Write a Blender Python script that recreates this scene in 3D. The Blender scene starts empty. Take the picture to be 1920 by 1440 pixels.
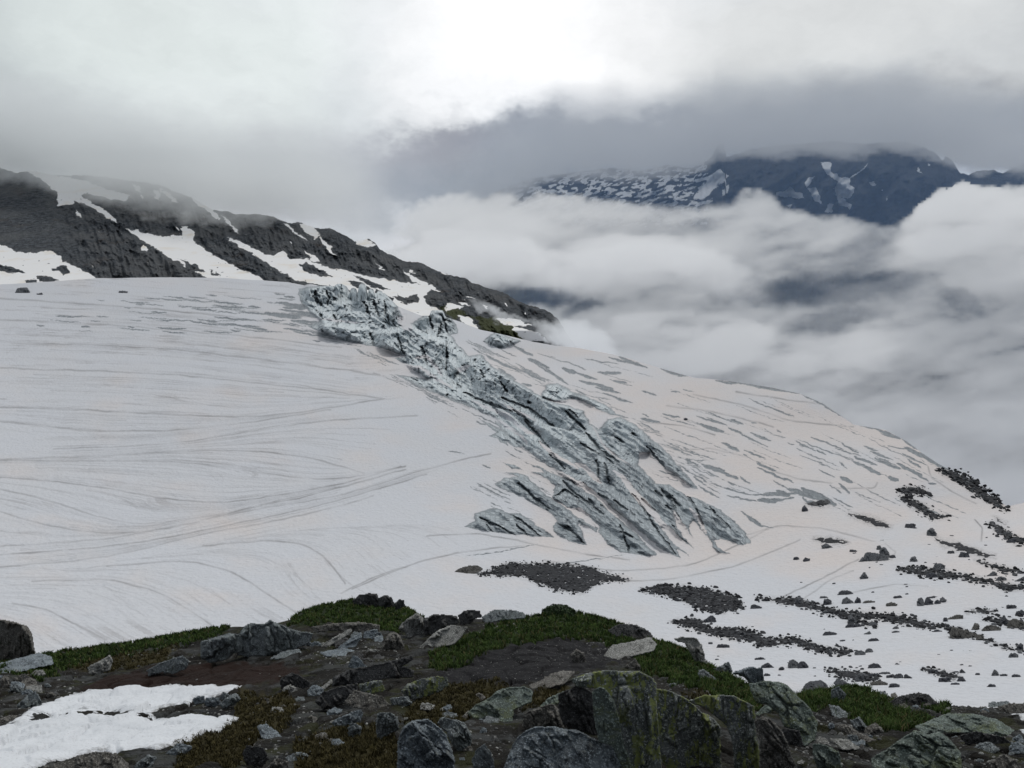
import bpy, math, random
import numpy as np
from mathutils import Vector, Matrix

scene = bpy.context.scene
R = math.radians
rng = np.random.default_rng(7)
random.seed(7)

# ------------------------------------------------------------------ camera
F = 1478.0                      # focal length in pixels of the 1920 wide photograph
PITCH = math.atan((720 - 560) / F)
cp, sp = math.cos(PITCH), math.sin(PITCH)
cam_data = bpy.data.cameras.new("camera")
cam_data.sensor_width = 36.0
cam_data.lens = 36.0 * F / 1920.0
cam_data.clip_start = 0.1
cam_data.clip_end = 60000.0
cam = bpy.data.objects.new("camera", cam_data)
scene.collection.objects.link(cam)
cam.location = (0, 0, 0)
cam.rotation_euler = (R(90) - PITCH, 0, 0)
scene.camera = cam


def at(px, py, Y):
    """A pixel of the photograph and a distance along the ground -> a point of the place."""
    cx = (np.asarray(px, float) - 960.0) / F
    cy = (720.0 - np.asarray(py, float)) / F
    dx, dy, dz = cx, cp + cy * sp, -sp + cy * cp
    s = np.asarray(Y, float) / dy
    return np.stack(np.broadcast_arrays(dx * s, dy * s, dz * s), -1)


# ------------------------------------------------------------------ light and exposure
scene.view_settings.view_transform = 'Standard'
scene.view_settings.look = 'None'
scene.view_settings.exposure = 0.0
scene.view_settings.gamma = 1.0
scene.cycles.max_bounces = 12
scene.cycles.volume_bounces = 8
scene.cycles.transparent_max_bounces = 16
scene.cycles.use_denoising = True
scene.cycles.sample_clamp_indirect = 8.0

SUN_EL, SUN_AZ = R(54), R(26)          # behind the bright hole in the cloud, ahead and a little right
sun = bpy.data.lights.new("sun", 'SUN')
sun.energy = 1.25
sun.angle = R(11)
sun.color = (1.0, 0.97, 0.92)
sun_ob = bpy.data.objects.new("sun", sun)
scene.collection.objects.link(sun_ob)
sd = Vector((math.sin(SUN_AZ) * math.cos(SUN_EL), math.cos(SUN_AZ) * math.cos(SUN_EL), math.sin(SUN_EL)))
sun_ob.rotation_euler = sd.to_track_quat('Z', 'Y').to_euler()


def lin(c):
    """sRGB 0-255 -> linear"""
    out = []
    for v in c:
        v = v / 255.0
        out.append(v / 12.92 if v <= 0.04045 else ((v + 0.055) / 1.055) ** 2.4)
    return tuple(out)


class NT:
    """short hand for building node trees"""

    def __init__(s, tree):
        s.t = tree
        s.n = tree.nodes
        s.l = tree.links

    def node(s, typ, **kw):
        n = s.n.new(typ)
        for k, v in kw.items():
            setattr(n, k, v)
        return n

    def put(s, sock, v):
        if v is None:
            return
        if isinstance(v, bpy.types.NodeSocket):
            s.l.new(v, sock)
        elif isinstance(v, (tuple, list)) and sock.type == 'RGBA' and len(v) == 3:
            sock.default_value = (*v, 1.0)
        else:
            sock.default_value = v

    def math(s, op, a, b=None, c=None, clamp=False):
        n = s.node('ShaderNodeMath', operation=op, use_clamp=clamp)
        for i, v in enumerate((a, b, c)):
            if v is not None:
                s.put(n.inputs[i], v)
        return n.outputs[0]

    def vmath(s, op, a, b=None, scale=None):
        n = s.node('ShaderNodeVectorMath', operation=op)
        s.put(n.inputs[0], a)
        if b is not None:
            s.put(n.inputs[1], b)
        if scale is not None:
            s.put(n.inputs['Scale'], scale)
        return n.outputs[0]

    def mix(s, fac, a, b, blend='MIX'):
        n = s.node('ShaderNodeMix', data_type='RGBA', blend_type=blend)
        s.put(n.inputs[0], fac)
        s.put(n.inputs[6], a)
        s.put(n.inputs[7], b)
        return n.outputs[2]

    def mixf(s, fac, a, b):
        n = s.node('ShaderNodeMix', data_type='FLOAT')
        s.put(n.inputs[0], fac)
        s.put(n.inputs[2], a)
        s.put(n.inputs[3], b)
        return n.outputs[0]

    def noise(s, vec, scale, detail=3.0, rough=0.55, dist=0.0, dim='3D', color=False, lac=2.0):
        n = s.node('ShaderNodeTexNoise', noise_dimensions=dim)
        if vec is not None:
            s.put(n.inputs['Vector'], vec)
        n.inputs['Scale'].default_value = scale
        n.inputs['Detail'].default_value = detail
        n.inputs['Roughness'].default_value = rough
        n.inputs['Lacunarity'].default_value = lac
        n.inputs['Distortion'].default_value = dist
        return n.outputs['Color' if color else 'Fac']

    def smooth(s, v, lo, hi, a=0.0, b=1.0, kind='SMOOTHSTEP'):
        n = s.node('ShaderNodeMapRange', interpolation_type=kind)
        s.put(n.inputs['Value'], v)
        s.put(n.inputs['From Min'], lo)
        s.put(n.inputs['From Max'], hi)
        s.put(n.inputs['To Min'], a)
        s.put(n.inputs['To Max'], b)
        return n.outputs[0]

    def mapping(s, vec, loc=(0, 0, 0), rot=(0, 0, 0), scale=(1, 1, 1), kind='POINT'):
        n = s.node('ShaderNodeMapping', vector_type=kind)
        s.put(n.inputs['Vector'], vec)
        if kind != 'VECTOR':
            n.inputs['Location'].default_value = loc
        n.inputs['Rotation'].default_value = rot
        n.inputs['Scale'].default_value = scale
        return n.outputs[0]

    def attr(s, name, out='Fac'):
        n = s.node('ShaderNodeAttribute', attribute_name=name)
        return n.outputs[out]

    def bump(s, h, strength, dist, normal=None):
        n = s.node('ShaderNodeBump')
        s.put(n.inputs['Strength'], strength)
        n.inputs['Distance'].default_value = dist
        s.put(n.inputs['Height'], h)
        if normal is not None:
            s.put(n.inputs['Normal'], normal)
        return n.outputs[0]


def azel(px, py):
    d = at(px, py, 1.0)
    d = d / np.linalg.norm(d)
    return math.atan2(d[0], d[1]), math.asin(d[2])


# ------------------------------------------------------------------ the cloudy sky
world = bpy.data.worlds.new("World")
scene.world = world
world.use_nodes = True
wt = NT(world.node_tree)
wt.n.clear()
tc = wt.node('ShaderNodeTexCoord')
direction = tc.outputs['Generated']
sep = wt.node('ShaderNodeSeparateXYZ')
wt.l.new(direction, sep.inputs[0])
az = wt.math('ARCTAN2', sep.outputs[0], sep.outputs[1])
el = wt.math('ARCSINE', sep.outputs[2])
comb = wt.node('ShaderNodeCombineXYZ')
wt.l.new(az, comb.inputs[0])
wt.l.new(el, comb.inputs[1])
flat = comb.outputs[0]
squash = wt.mapping(direction, scale=(1, 1, 1.7))
nz = wt.noise(squash, 5.0, 6.0, 0.55, color=True)
nz2 = wt.noise(squash, 17.0, 5.0, 0.6, color=True)
w1 = wt.vmath('SCALE', wt.vmath('SUBTRACT', nz, (0.5, 0.5, 0.5)), scale=0.13)
w2 = wt.vmath('SCALE', wt.vmath('SUBTRACT', nz2, (0.5, 0.5, 0.5)), scale=0.05)
soft = wt.vmath('ADD', wt.vmath('ADD', flat, w1), wt.vmath('SCALE', w2, scale=1.3))
crisp = wt.vmath('ADD', wt.vmath('ADD', flat, wt.vmath('SCALE', w1, scale=0.55)), wt.vmath('SCALE', w2, scale=1.5))

sky_tex = wt.node('ShaderNodeTexSky', sky_type='NISHITA')
sky_tex.sun_disc = False
sky_tex.sun_elevation = SUN_EL
sky_tex.sun_rotation = SUN_AZ
sky_tex.altitude = 2700
clear = wt.vmath('SCALE', sky_tex.outputs[0], scale=0.10)

# overhead and behind: an even overcast, mottled by broken layers
big = wt.noise(squash, 2.2, 5.0, 0.55)
col = wt.mix(wt.smooth(big, 0.35, 0.68), lin((186, 192, 196)), lin((230, 233, 235)))
# unseen sky behind the viewer, darkened so that faces turned this way shade
back = wt.math('MULTIPLY', wt.smooth(sep.outputs[1], 0.25, -0.55), wt.smooth(el, R(85), R(50)))
col = wt.mix(back, col, lin((128, 134, 142)))
# below the eye: the cloud that fills the valley
col = wt.mix(wt.smooth(el, R(-2), R(-14)), col, lin((196, 200, 208)))
# px, py, half width, half height, tilt (deg), colour, strength, edge
LAYERS = [
    (0, 60, 420, 210, 0, (196, 203, 202), .8, 's'),
    (60, 300, 760, 190, 0, (188, 192, 193), .9, 's'),
    (500, 110, 480, 250, 0, (232, 238, 236), .9, 's'),
    (250, 60, 330, 110, 0, (222, 229, 226), .6, 's'),
    (700, 150, 150, 330, 20, (214, 219, 222), .6, 's'),
    (1000, 60, 470, 330, 0, (262, 262, 262), 1.0, 's'),
    (1040, 120, 400, 140, 0, (262, 262, 262), .9, 's'),
    (930, 215, 250, 80, 0, (252, 253, 254), .85, 'c'),
    (1600, 40, 560, 190, 0, (222, 223, 221), .85, 's'),
    (1900, 130, 330, 120, 0, (203, 205, 205), .8, 's'),
    (1750, 215, 640, 95, 2, (170, 171, 172), .9, 's'),
    (1500, 266, 900, 78, 0, (142, 148, 154), .95, 's'),
    (1280, 272, 620, 76, 3, (136, 142, 150), .9, 's'),
    (1150, 262, 330, 52, -4, (146, 149, 157), .9, 'c'),
    (960, 290, 330, 70, -8, (142, 145, 153), .9, 'c'),
    (850, 330, 190, 90, 0, (152, 153, 161), .8, 'c'),
    (640, 370, 420, 130, 0, (190, 191, 196), .7, 's'),
    (1150, 370, 700, 110, 0, (138, 147, 157), .95, 's'),
    (900, 400, 210, 60, 0, (146, 153, 163), .8, 's'),
    (1700, 480, 620, 170, 0, (160, 166, 175), .9, 's'),
    (1300, 580, 640, 140, 0, (168, 174, 184), .9, 's'),
    (900, 490, 300, 75, 4, (206, 207, 212), 1.0, 'c'),
    (1180, 490, 300, 70, 0, (199, 202, 208), .95, 'c'),
    (1030, 560, 170, 34, 3, (74, 94, 120), .9, 'c'),
    (1560, 560, 420, 60, -4, (112, 124, 145), .9, 'c'),
    (1750, 440, 340, 130, -14, (194, 198, 204), .95, 'c'),
    (1350, 660, 430, 120, 8, (210, 212, 218), .95, 'c'),
    (1800, 720, 420, 160, 0, (196, 200, 209), .9, 's'),
    (1850, 880, 420, 170, 0, (172, 179, 191), .9, 's'),
]
for (bx, by, rx, ry, tilt, c, k, edge) in LAYERS:
    a0, e0 = azel(bx, by)
    m = wt.mapping(soft if edge == 's' else crisp, loc=(a0, e0, 0), rot=(0, 0, R(-tilt)), scale=(rx / F, ry / F, 1.0), kind='TEXTURE')
    r = wt.vmath('LENGTH', m)
    ln = wt.n[-1].outputs['Value'] if False else r.node.outputs['Value']
    fac = wt.smooth(ln, 1.0, 0.2 if edge == 's' else 0.45, 0.0, k)
    col = wt.mix(fac, col, lin(c))
mott = wt.noise(wt.mapping(crisp, scale=(1, 1.9, 1)), 11.0, 7.0, .62)
mott2 = wt.noise(wt.mapping(soft, scale=(1, 1.5, 1)), 4.5, 5.0, .6)
shade = wt.math('ADD', wt.math('MULTIPLY', mott, .22), wt.math('ADD', wt.math('MULTIPLY', mott2, .26), .79))
col = wt.vmath('SCALE', col, scale=shade)
col = wt.mix(0.93, clear, col)          # a little of the blue sky comes through everywhere
bg = wt.node('ShaderNodeBackground')
wt.l.new(col, bg.inputs['Color'])
bg.inputs['Strength'].default_value = 1.0
wo = wt.node('ShaderNodeOutputWorld')
wt.l.new(bg.outputs[0], wo.inputs[0])
world.cycles.sampling_method = 'MANUAL'
world.cycles.sample_map_resolution = 512

# ------------------------------------------------------------------ numeric helpers
_perm = np.random.default_rng(3).permutation(256).astype(np.int32)
_perm = np.concatenate([_perm, _perm])
_g = np.random.default_rng(4).normal(size=(256, 3)).astype(np.float32)
_g /= np.linalg.norm(_g, axis=1, keepdims=True)


def perlin(p):
    p = np.asarray(p, np.float32).reshape(-1, 3)
    out = np.empty(len(p), np.float32)
    for s in range(0, len(p), 200000):
        q = p[s:s + 200000]
        i = np.floor(q)
        f = q - i
        i = i.astype(np.int32) & 255
        u = f * f * f * (f * (f * 6 - 15) + 10)
        acc = 0
        for cx_ in (0, 1):
            wx = u[:, 0] if cx_ else 1 - u[:, 0]
            for cy_ in (0, 1):
                wy = u[:, 1] if cy_ else 1 - u[:, 1]
                for cz_ in (0, 1):
                    wz = u[:, 2] if cz_ else 1 - u[:, 2]
                    h = _perm[_perm[_perm[(i[:, 0] + cx_) & 255] + ((i[:, 1] + cy_) & 255)] + ((i[:, 2] + cz_) & 255)]
                    g = _g[h]
                    d = g[:, 0] * (f[:, 0] - cx_) + g[:, 1] * (f[:, 1] - cy_) + g[:, 2] * (f[:, 2] - cz_)
                    acc = acc + wx * wy * wz * d
        out[s:s + 200000] = acc * 1.5
    return out


def fbm(p, octaves=4, gain=0.5, lac=2.03, ridged=False):
    p = np.asarray(p, np.float32).reshape(-1, 3)
    tot, amp, norm = np.zeros(len(p), np.float32), 1.0, 0.0
    q = p.copy()
    for o in range(octaves):
        n = perlin(q + o * 17.3)
        if ridged:
            n = 1 - 2 * np.abs(n)
        tot += amp * n
        norm += amp
        amp *= gain
        q = q * lac
    return tot / norm


def xyz(a, b, c=0.0):
    a, b, c = np.broadcast_arrays(np.asarray(a, np.float32), np.asarray(b, np.float32), np.asarray(c, np.float32))
    return np.stack([a.ravel(), b.ravel(), c.ravel()], -1)


def sstep(x, a, b):
    t = np.clip((x - a) / (b - a), 0, 1)
    return t * t * (3 - 2 * t)


class TPS:
    """thin plate spline through scattered values"""

    def __init__(s, pts, vals, sx=300.0, sy=150.0, lam=1e-4):
        s.k = np.array([sx, sy])
        s.p = np.asarray(pts, float) / s.k
        n = len(s.p)
        d = np.linalg.norm(s.p[:, None] - s.p[None], axis=-1)
        K = np.where(d > 0, d * d * np.log(d + 1e-12), 0) + lam * np.eye(n)
        P = np.c_[np.ones(n), s.p]
        A = np.block([[K, P], [P.T, np.zeros((3, 3))]])
        s.w = np.linalg.solve(A, np.r_[np.asarray(vals, float), 0, 0, 0])

    def __call__(s, x, y):
        shp = np.broadcast(np.asarray(x), np.asarray(y)).shape
        q = np.stack([np.broadcast_to(x, shp).ravel() / s.k[0], np.broadcast_to(y, shp).ravel() / s.k[1]], -1)
        out = np.empty(len(q))
        for i in range(0, len(q), 100000):
            c = q[i:i + 100000]
            d2 = ((c[:, None] - s.p[None]) ** 2).sum(-1)
            out[i:i + 100000] = (0.5 * d2 * np.log(d2 + 1e-12)) @ s.w[:-3] + s.w[-3] + c @ s.w[-2:]
        return out.reshape(shp)


def worley(u, v, seed, jitter=.85):
    """irregular cells: distance to the nearest cell border, offset from the cell centre, three random numbers of the cell"""
    u, v = np.asarray(u, np.float32), np.asarray(v, np.float32)
    iu, iv = np.floor(u).astype(np.int64), np.floor(v).astype(np.int64)
    tab = np.random.default_rng(seed).random((64, 64, 5)).astype(np.float32)
    best = np.full(u.shape, 9.0, np.float32)
    sec = np.full(u.shape, 9.0, np.float32)
    du, dv = np.zeros_like(u), np.zeros_like(v)
    rnd = np.zeros(u.shape + (3,), np.float32)
    for a in (-1, 0, 1):
        for b in (-1, 0, 1):
            t = tab[(iu + a) & 63, (iv + b) & 63]
            x = u - (iu + a + .5 + (t[..., 0] - .5) * jitter)
            y = v - (iv + b + .5 + (t[..., 1] - .5) * jitter)
            d = np.sqrt(x * x + y * y)
            k = d < best
            sec = np.where(k, best, np.minimum(sec, d))
            best = np.where(k, d, best)
            du, dv = np.where(k, x, du), np.where(k, y, dv)
            rnd[k] = t[..., 2:][k]
    return sec - best, du, dv, rnd


def interp_poly(pts, x):
    pts = np.asarray(pts, float)
    return np.interp(x, pts[:, 0], pts[:, 1])


def seg_dist(x, y, a, b):
    ax, ay = a
    bx, by = b
    dx, dy = bx - ax, by - ay
    L2 = dx * dx + dy * dy + 1e-9
    t = np.clip(((x - ax) * dx + (y - ay) * dy) / L2, 0, 1)
    ex, ey = x - ax - t * dx, y - ay - t * dy
    return np.hypot(ex, ey), t, (dx * (y - ay) - dy * (x - ax))


def poly_sdf(X, Y, poly, out=None, far=30.0):
    """signed distance in px, positive inside; merged with out by max"""
    if out is None:
        out = np.full(X.shape, -far)
    p = np.asarray(poly, float)
    m = (X > p[:, 0].min() - far) & (X < p[:, 0].max() + far) & (Y > p[:, 1].min() - far) & (Y < p[:, 1].max() + far)
    if not m.any():
        return out
    x, y = X[m], Y[m]
    d = np.full(x.shape, far * 1.0)
    ins = np.zeros(x.shape, bool)
    for i in range(len(p)):
        a, b = p[i], p[(i + 1) % len(p)]
        d = np.minimum(d, seg_dist(x, y, a, b)[0])
        c = (a[1] > y) != (b[1] > y)
        ins ^= c & (x < (b[0] - a[0]) * (y - a[1]) / (b[1] - a[1] + 1e-12) + a[0])
    s = np.where(ins, d, -d)
    out[m] = np.maximum(out[m], s)
    return out


def line_sdf(X, Y, line, w, out=None, far=12.0, pinch=True):
    """a ribbon along a polyline, w = half width in the middle"""
    if out is None:
        out = np.full(X.shape, -far)
    p = np.asarray(line, float)
    lens = np.r_[0, np.cumsum(np.linalg.norm(np.diff(p, axis=0), axis=1))]
    tot = lens[-1]
    for i in range(len(p) - 1):
        a, b = p[i], p[i + 1]
        m = (X > min(a[0], b[0]) - far) & (X < max(a[0], b[0]) + far) & (Y > min(a[1], b[1]) - far) & (Y < max(a[1], b[1]) + far)
        if not m.any():
            continue
        d, t, _ = seg_dist(X[m], Y[m], a, b)
        u = (lens[i] + t * (lens[i + 1] - lens[i])) / tot
        ww = w * (np.sqrt(np.clip(4 * u * (1 - u), 0, 1)) if pinch else 1.0)
        out[m] = np.maximum(out[m], ww - d)
    return out


# ------------------------------------------------------------------ scene helpers
def link(o, parent=None):
    scene.collection.objects.link(o)
    if parent is not None:
        o.parent = parent
    return o


def mesh_obj(name, verts, faces, mat, parent=None, smooth=True, attrs=None):
    me = bpy.data.meshes.new(name)
    verts = np.asarray(verts, np.float32)
    faces = np.asarray(faces, np.int32)
    k = faces.shape[1]
    me.vertices.add(len(verts))
    me.vertices.foreach_set('co', verts.ravel())
    me.loops.add(faces.size)
    me.loops.foreach_set('vertex_index', faces.ravel())
    me.polygons.add(len(faces))
    me.polygons.foreach_set('loop_start', np.arange(0, faces.size, k, dtype=np.int32))
    me.polygons.foreach_set('loop_total', np.full(len(faces), k, np.int32))
    me.polygons.foreach_set('use_smooth', np.full(len(faces), smooth))
    me.update(calc_edges=True)
    for n, v in (attrs or {}).items():
        a = me.attributes.new(n, 'FLOAT', 'POINT')
        a.data.foreach_set('value', np.asarray(v, np.float32).ravel())
    if mat is not None:
        me.materials.append(mat)
    o = bpy.data.objects.new(name, me)
    return link(o, parent)


def grid_faces(rows, cols, flip=False):
    i = np.arange(rows * cols).reshape(rows, cols)
    f = np.stack([i[:-1, :-1], i[:-1, 1:], i[1:, 1:], i[1:, :-1]], -1).reshape(-1, 4)
    return f[:, ::-1] if flip else f


def thing(o, label, cat, group=None):
    o['label'] = label
    o['category'] = cat
    if group:
        o['group'] = group
    return o


def setting(o, kind='structure', label=None):
    o['kind'] = kind
    if label:
        o['label'] = label
    return o


def material(name, rough=0.9, spec=0.3):
    m = bpy.data.materials.new(name)
    m.use_nodes = True
    t = NT(m.node_tree)
    b = m.node_tree.nodes['Principled BSDF']
    b.inputs['Roughness'].default_value = rough
    b.inputs['Specular IOR Level'].default_value = spec
    t.b = b
    t.m = m
    co = t.node('ShaderNodeTexCoord')
    t.obj = co.outputs['Object']
    return t

# ------------------------------------------------------------------ the glacier and its snowfields
GD = [(-250, 1300, 70), (0, 1200, 85), (400, 1180, 95), (650, 1110, 115), (1050, 1120, 118), (1300, 1230, 92), (1600, 1300, 74),
      (1920, 1330, 68), (2150, 1340, 66), (0, 1000, 140), (400, 1000, 150), (800, 1000, 158), (1000, 1040, 150), (1250, 1060, 150),
      (1400, 1010, 168), (1650, 1000, 165), (1920, 1000, 170), (0, 850, 200), (400, 850, 212), (800, 850, 225), (1000, 850, 232),
      (1200, 900, 215), (1400, 900, 215), (1650, 900, 212), (1880, 955, 205), (0, 700, 300), (400, 700, 312), (700, 700, 330),
      (900, 720, 325), (1100, 720, 330), (1300, 750, 310), (1500, 740, 305), (1580, 790, 282), (1750, 860, 245), (0, 600, 400),
      (300, 600, 410), (600, 600, 430), (800, 600, 470), (1000, 660, 450), (0, 535, 490), (200, 522, 510), (400, 522, 520),
      (600, 530, 540), (740, 560, 545), (850, 600, 510), (1040, 655, 445), (1250, 700, 355), (-250, 540, 480), (-250, 850, 190),
      (2150, 960, 190)]
GD = np.array(GD, float)
glacier_Y = TPS(GD[:, :2], np.log(GD[:, 2]), 300, 120, 2e-4)


def gdepth(px, py):
    return np.exp(glacier_Y(px, py))


RIM = [(-300, 545), (0, 533), (60, 530), (180, 522), (300, 520), (420, 521), (540, 529), (600, 541), (640, 540), (656, 548), (700, 549), (722, 550), (745, 574),
       (790, 592), (830, 592), (870, 606), (900, 618), (950, 629), (1000, 641), (1040, 648), (1090, 653), (1160, 667), (1240, 691),
       (1300, 708), (1380, 716), (1450, 727), (1500, 738), (1540, 755), (1580, 782), (1600, 796), (1660, 806), (1700, 828),
       (1730, 850), (1760, 870), (1790, 885), (1830, 910), (1870, 938), (1890, 950), (1905, 946), (1930, 941), (2200, 930)]
BOT = [(-300, 1290), (0, 1275), (300, 1255), (560, 1190), (760, 1190), (1100, 1200), (1300, 1270), (1500, 1350), (2200, 1390)]

NC, NR = 1530, 600
KAPPA = 0.95
gx = np.linspace(-190, 2110, NC)
tt = np.linspace(0, 1, NR) ** 0.92
rim = interp_poly(RIM, gx) + 1.2 * fbm(xyz(gx / 40, 0, 3), 4)
bot = interp_poly(BOT, gx)
GX = np.broadcast_to(gx, (NR, NC)).copy()
GY = bot + (rim - bot) * tt[:, None]

# --- long ice crests of the icefall: (seen crest line, height px, width towards us, width behind)
CRESTS = [
    ([(560, 545), (600, 538), (645, 531), (655, 545)], 22, 34, 10),
    ([(655, 556), (690, 548), (722, 548), (742, 575), (757, 602)], 30, 50, 9),
    ([(770, 612), (795, 592), (822, 576), (842, 590), (856, 618)], 22, 40, 10),
    ([(590, 609), (640, 616), (697, 622)], 18, 24, 12),
    ([(693, 627), (742, 625), (770, 617), (795, 633), (835, 648), (852, 668)], 28, 50, 12),
    ([(838, 668), (852, 688), (858, 700)], 14, 22, 8),
    ([(740, 668), (775, 664), (798, 680), (805, 700)], 9, 16, 8),
    ([(755, 688), (788, 690), (806, 712)], 9, 15, 8),
    ([(620, 575), (680, 566), (720, 582)], 9, 20, 9),
    ([(630, 592), (680, 585), (712, 604), (735, 618)], 9, 18, 9),
    ([(848, 700), (870, 680), (898, 668), (925, 690), (970, 717), (1007, 739), (1036, 756), (1064, 762), (1092, 773), (1120, 809)], 36, 66, 12),
    ([(1010, 806), (1040, 802), (1075, 815), (1105, 835), (1125, 862)], 18, 40, 12),
    ([(1112, 806), (1140, 788), (1164, 785), (1190, 797), (1220, 823), (1240, 840)], 24, 46, 9),
    ([(1205, 812), (1220, 823), (1246, 844), (1269, 872), (1287, 889), (1308, 915)], 11, 20, 8),
    ([(1090, 850), (1125, 850), (1142, 880), (1150, 905)], 16, 34, 9),
    ([(1150, 862), (1190, 870), (1215, 890), (1240, 930), (1275, 962)], 14, 26, 9),
    ([(1225, 905), (1250, 912), (1258, 935)], 12, 22, 6),
    ([(915, 757), (955, 778), (985, 806), (1010, 830), (1035, 855)], 8, 12, 7),
    ([(960, 790), (1000, 825), (1040, 852), (1075, 880)], 10, 16, 7),
    ([(940, 905), (985, 892), (1020, 915), (1060, 952), (1085, 972)], 9, 26, 8),
    ([(1015, 884), (1060, 892), (1110, 928), (1150, 970), (1215, 1025)], 10, 32, 7),
    ([(1070, 890), (1130, 912), (1165, 945), (1215, 990), (1270, 1040)], 12, 28, 7),
    ([(1040, 985), (1065, 972), (1085, 985), (1098, 1015)], 14, 24, 6),
    ([(905, 958), (945, 952), (990, 970), (1025, 1000)], 6, 26, 8),
    ([(1270, 935), (1320, 960), (1370, 985), (1403, 1012)], 14, 22, 8),
    ([(1240, 950), (1262, 965), (1290, 1020)], 9, 16, 7),
    ([(1010, 752), (1030, 725), (1060, 716), (1090, 735), (1130, 760)], 8, 22, 16),
    ([(905, 640), (930, 618), (955, 632), (975, 640)], 14, 26, 10),
]
relief = np.zeros_like(GX)
for line, h, wn, wf in CRESTS:
    p = np.array(line, float)
    lens = np.r_[0, np.cumsum(np.linalg.norm(np.diff(p, axis=0), axis=1))]
    m = (GX > p[:, 0].min() - wn) & (GX < p[:, 0].max() + wn) & (GY > p[:, 1].min() - wn) & (GY < p[:, 1].max() + wn)
    x, y = GX[m], GY[m]
    best = np.full(x.shape, 1e9)
    u = np.zeros(x.shape)
    side = np.zeros(x.shape)
    for i in range(len(p) - 1):
        d, t, c = seg_dist(x, y, p[i], p[i + 1])
        k = d < best
        best[k] = d[k]
        u[k] = ((lens[i] + t * (lens[i + 1] - lens[i])) / lens[-1])[k]
        side[k] = c[k]
    w = np.where(side > 0, wn, wf)
    f = np.clip(1 - best / w, 0, 1)
    f = np.where(side > 0, f ** 1.05, f * f * (3 - 2 * f))
    taper = sstep(np.minimum(u, 1 - u), 0, .2)
    relief[m] = np.maximum(relief[m], h * f * taper)
# separate pillars left standing on the upper edge
lift = np.zeros_like(GX)
for (bx, by, br, bh) in [(680, 556, 9, 20), (663, 556, 8, 12), (696, 552, 6, 8), (712, 552, 6, 4), (820, 592, 14, 10), (600, 546, 30, 5), (640, 546, 14, 8), (930, 640, 14, 7)]:
    d = np.hypot(GX - bx, (GY - by) * 1.2) / br
    lift += bh * np.clip(1.25 - d ** 4, 0, 1)
SEEN = GY - lift

ICE = [
    # the upper seracs
    [(560, 541), (600, 535), (645, 527), (655, 545), (664, 534), (672, 530), (688, 531), (697, 541), (722, 546), (742, 568), (760, 606),
     (772, 606), (795, 590), (822, 573), (843, 588), (856, 612), (858, 625), (846, 628), (862, 650), (880, 668), (902, 664), (927, 690),
     (970, 716), (1007, 738), (1036, 755), (1064, 760), (1094, 770), (1106, 792), (1122, 806), (1140, 786), (1164, 782), (1192, 797), (1220, 822),
     (1248, 844), (1270, 872), (1288, 889), (1310, 917), (1290, 912), (1269, 893), (1242, 875), (1216, 850), (1200, 858), (1197, 872),
     (1212, 887), (1231, 906), (1256, 909), (1300, 932), (1340, 950), (1375, 975), (1400, 1000), (1408, 1018), (1390, 1022), (1352, 1010),
     (1338, 1014), (1350, 1030), (1368, 1038), (1344, 1036), (1328, 1008), (1300, 975), (1290, 990), (1300, 1008), (1278, 985), (1262, 962),
     (1268, 985), (1282, 1006), (1300, 1028), (1250, 990), (1240, 990), (1262, 1018), (1293, 1043), (1270, 1030), (1276, 1047), (1250, 1035),
     (1222, 1015), (1160, 962), (1105, 918), (1066, 900), (1040, 880), (1007, 858), (976, 834), (955, 820), (935, 800), (925, 784), (876, 760),
     (830, 743), (790, 726), (742, 703), (775, 706), (805, 712), (770, 690), (740, 672), (760, 668), (715, 652), (690, 648), (640, 638),
     (610, 626), (575, 612), (602, 605), (572, 576), (560, 556)],
    [(903, 789), (925, 797), (955, 815), (985, 838), (965, 838), (950, 828), (952, 836), (930, 822), (918, 818), (932, 812)],
    # lower ribs
    [(890, 962), (926, 953), (939, 955), (954, 963), (974, 962), (1006, 985), (1040, 1007), (1010, 1006), (965, 1002), (912, 996), (872, 988), (888, 976)],
    [(926, 907), (946, 896), (969, 894), (948, 885), (984, 889), (1002, 908), (1029, 932), (1057, 949), (1081, 968), (1122, 989), (1119, 997),
     (1085, 981), (1100, 1022), (1076, 1017), (1044, 1003), (1036, 986), (1047, 976), (1032, 962), (1006, 947), (972, 929), (939, 916)],
    [(997, 884), (1020, 886), (1004, 873), (1029, 884), (1066, 899), (1104, 925), (1132, 942), (1167, 979), (1197, 1004), (1231, 1041), (1218, 1043),
     (1167, 1035), (1141, 1022), (1122, 998), (1124, 988), (1104, 970), (1089, 959), (1066, 951), (1036, 934), (1040, 910), (1021, 895)],
    [(944, 868), (965, 872), (980, 880), (960, 879)],
    [(1015, 745), (1025, 722), (1045, 718), (1075, 735), (1130, 755), (1165, 782), (1125, 770), (1085, 748), (1040, 752)],
    [(905, 640), (930, 620), (955, 632), (978, 640), (940, 655)],
]
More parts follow.
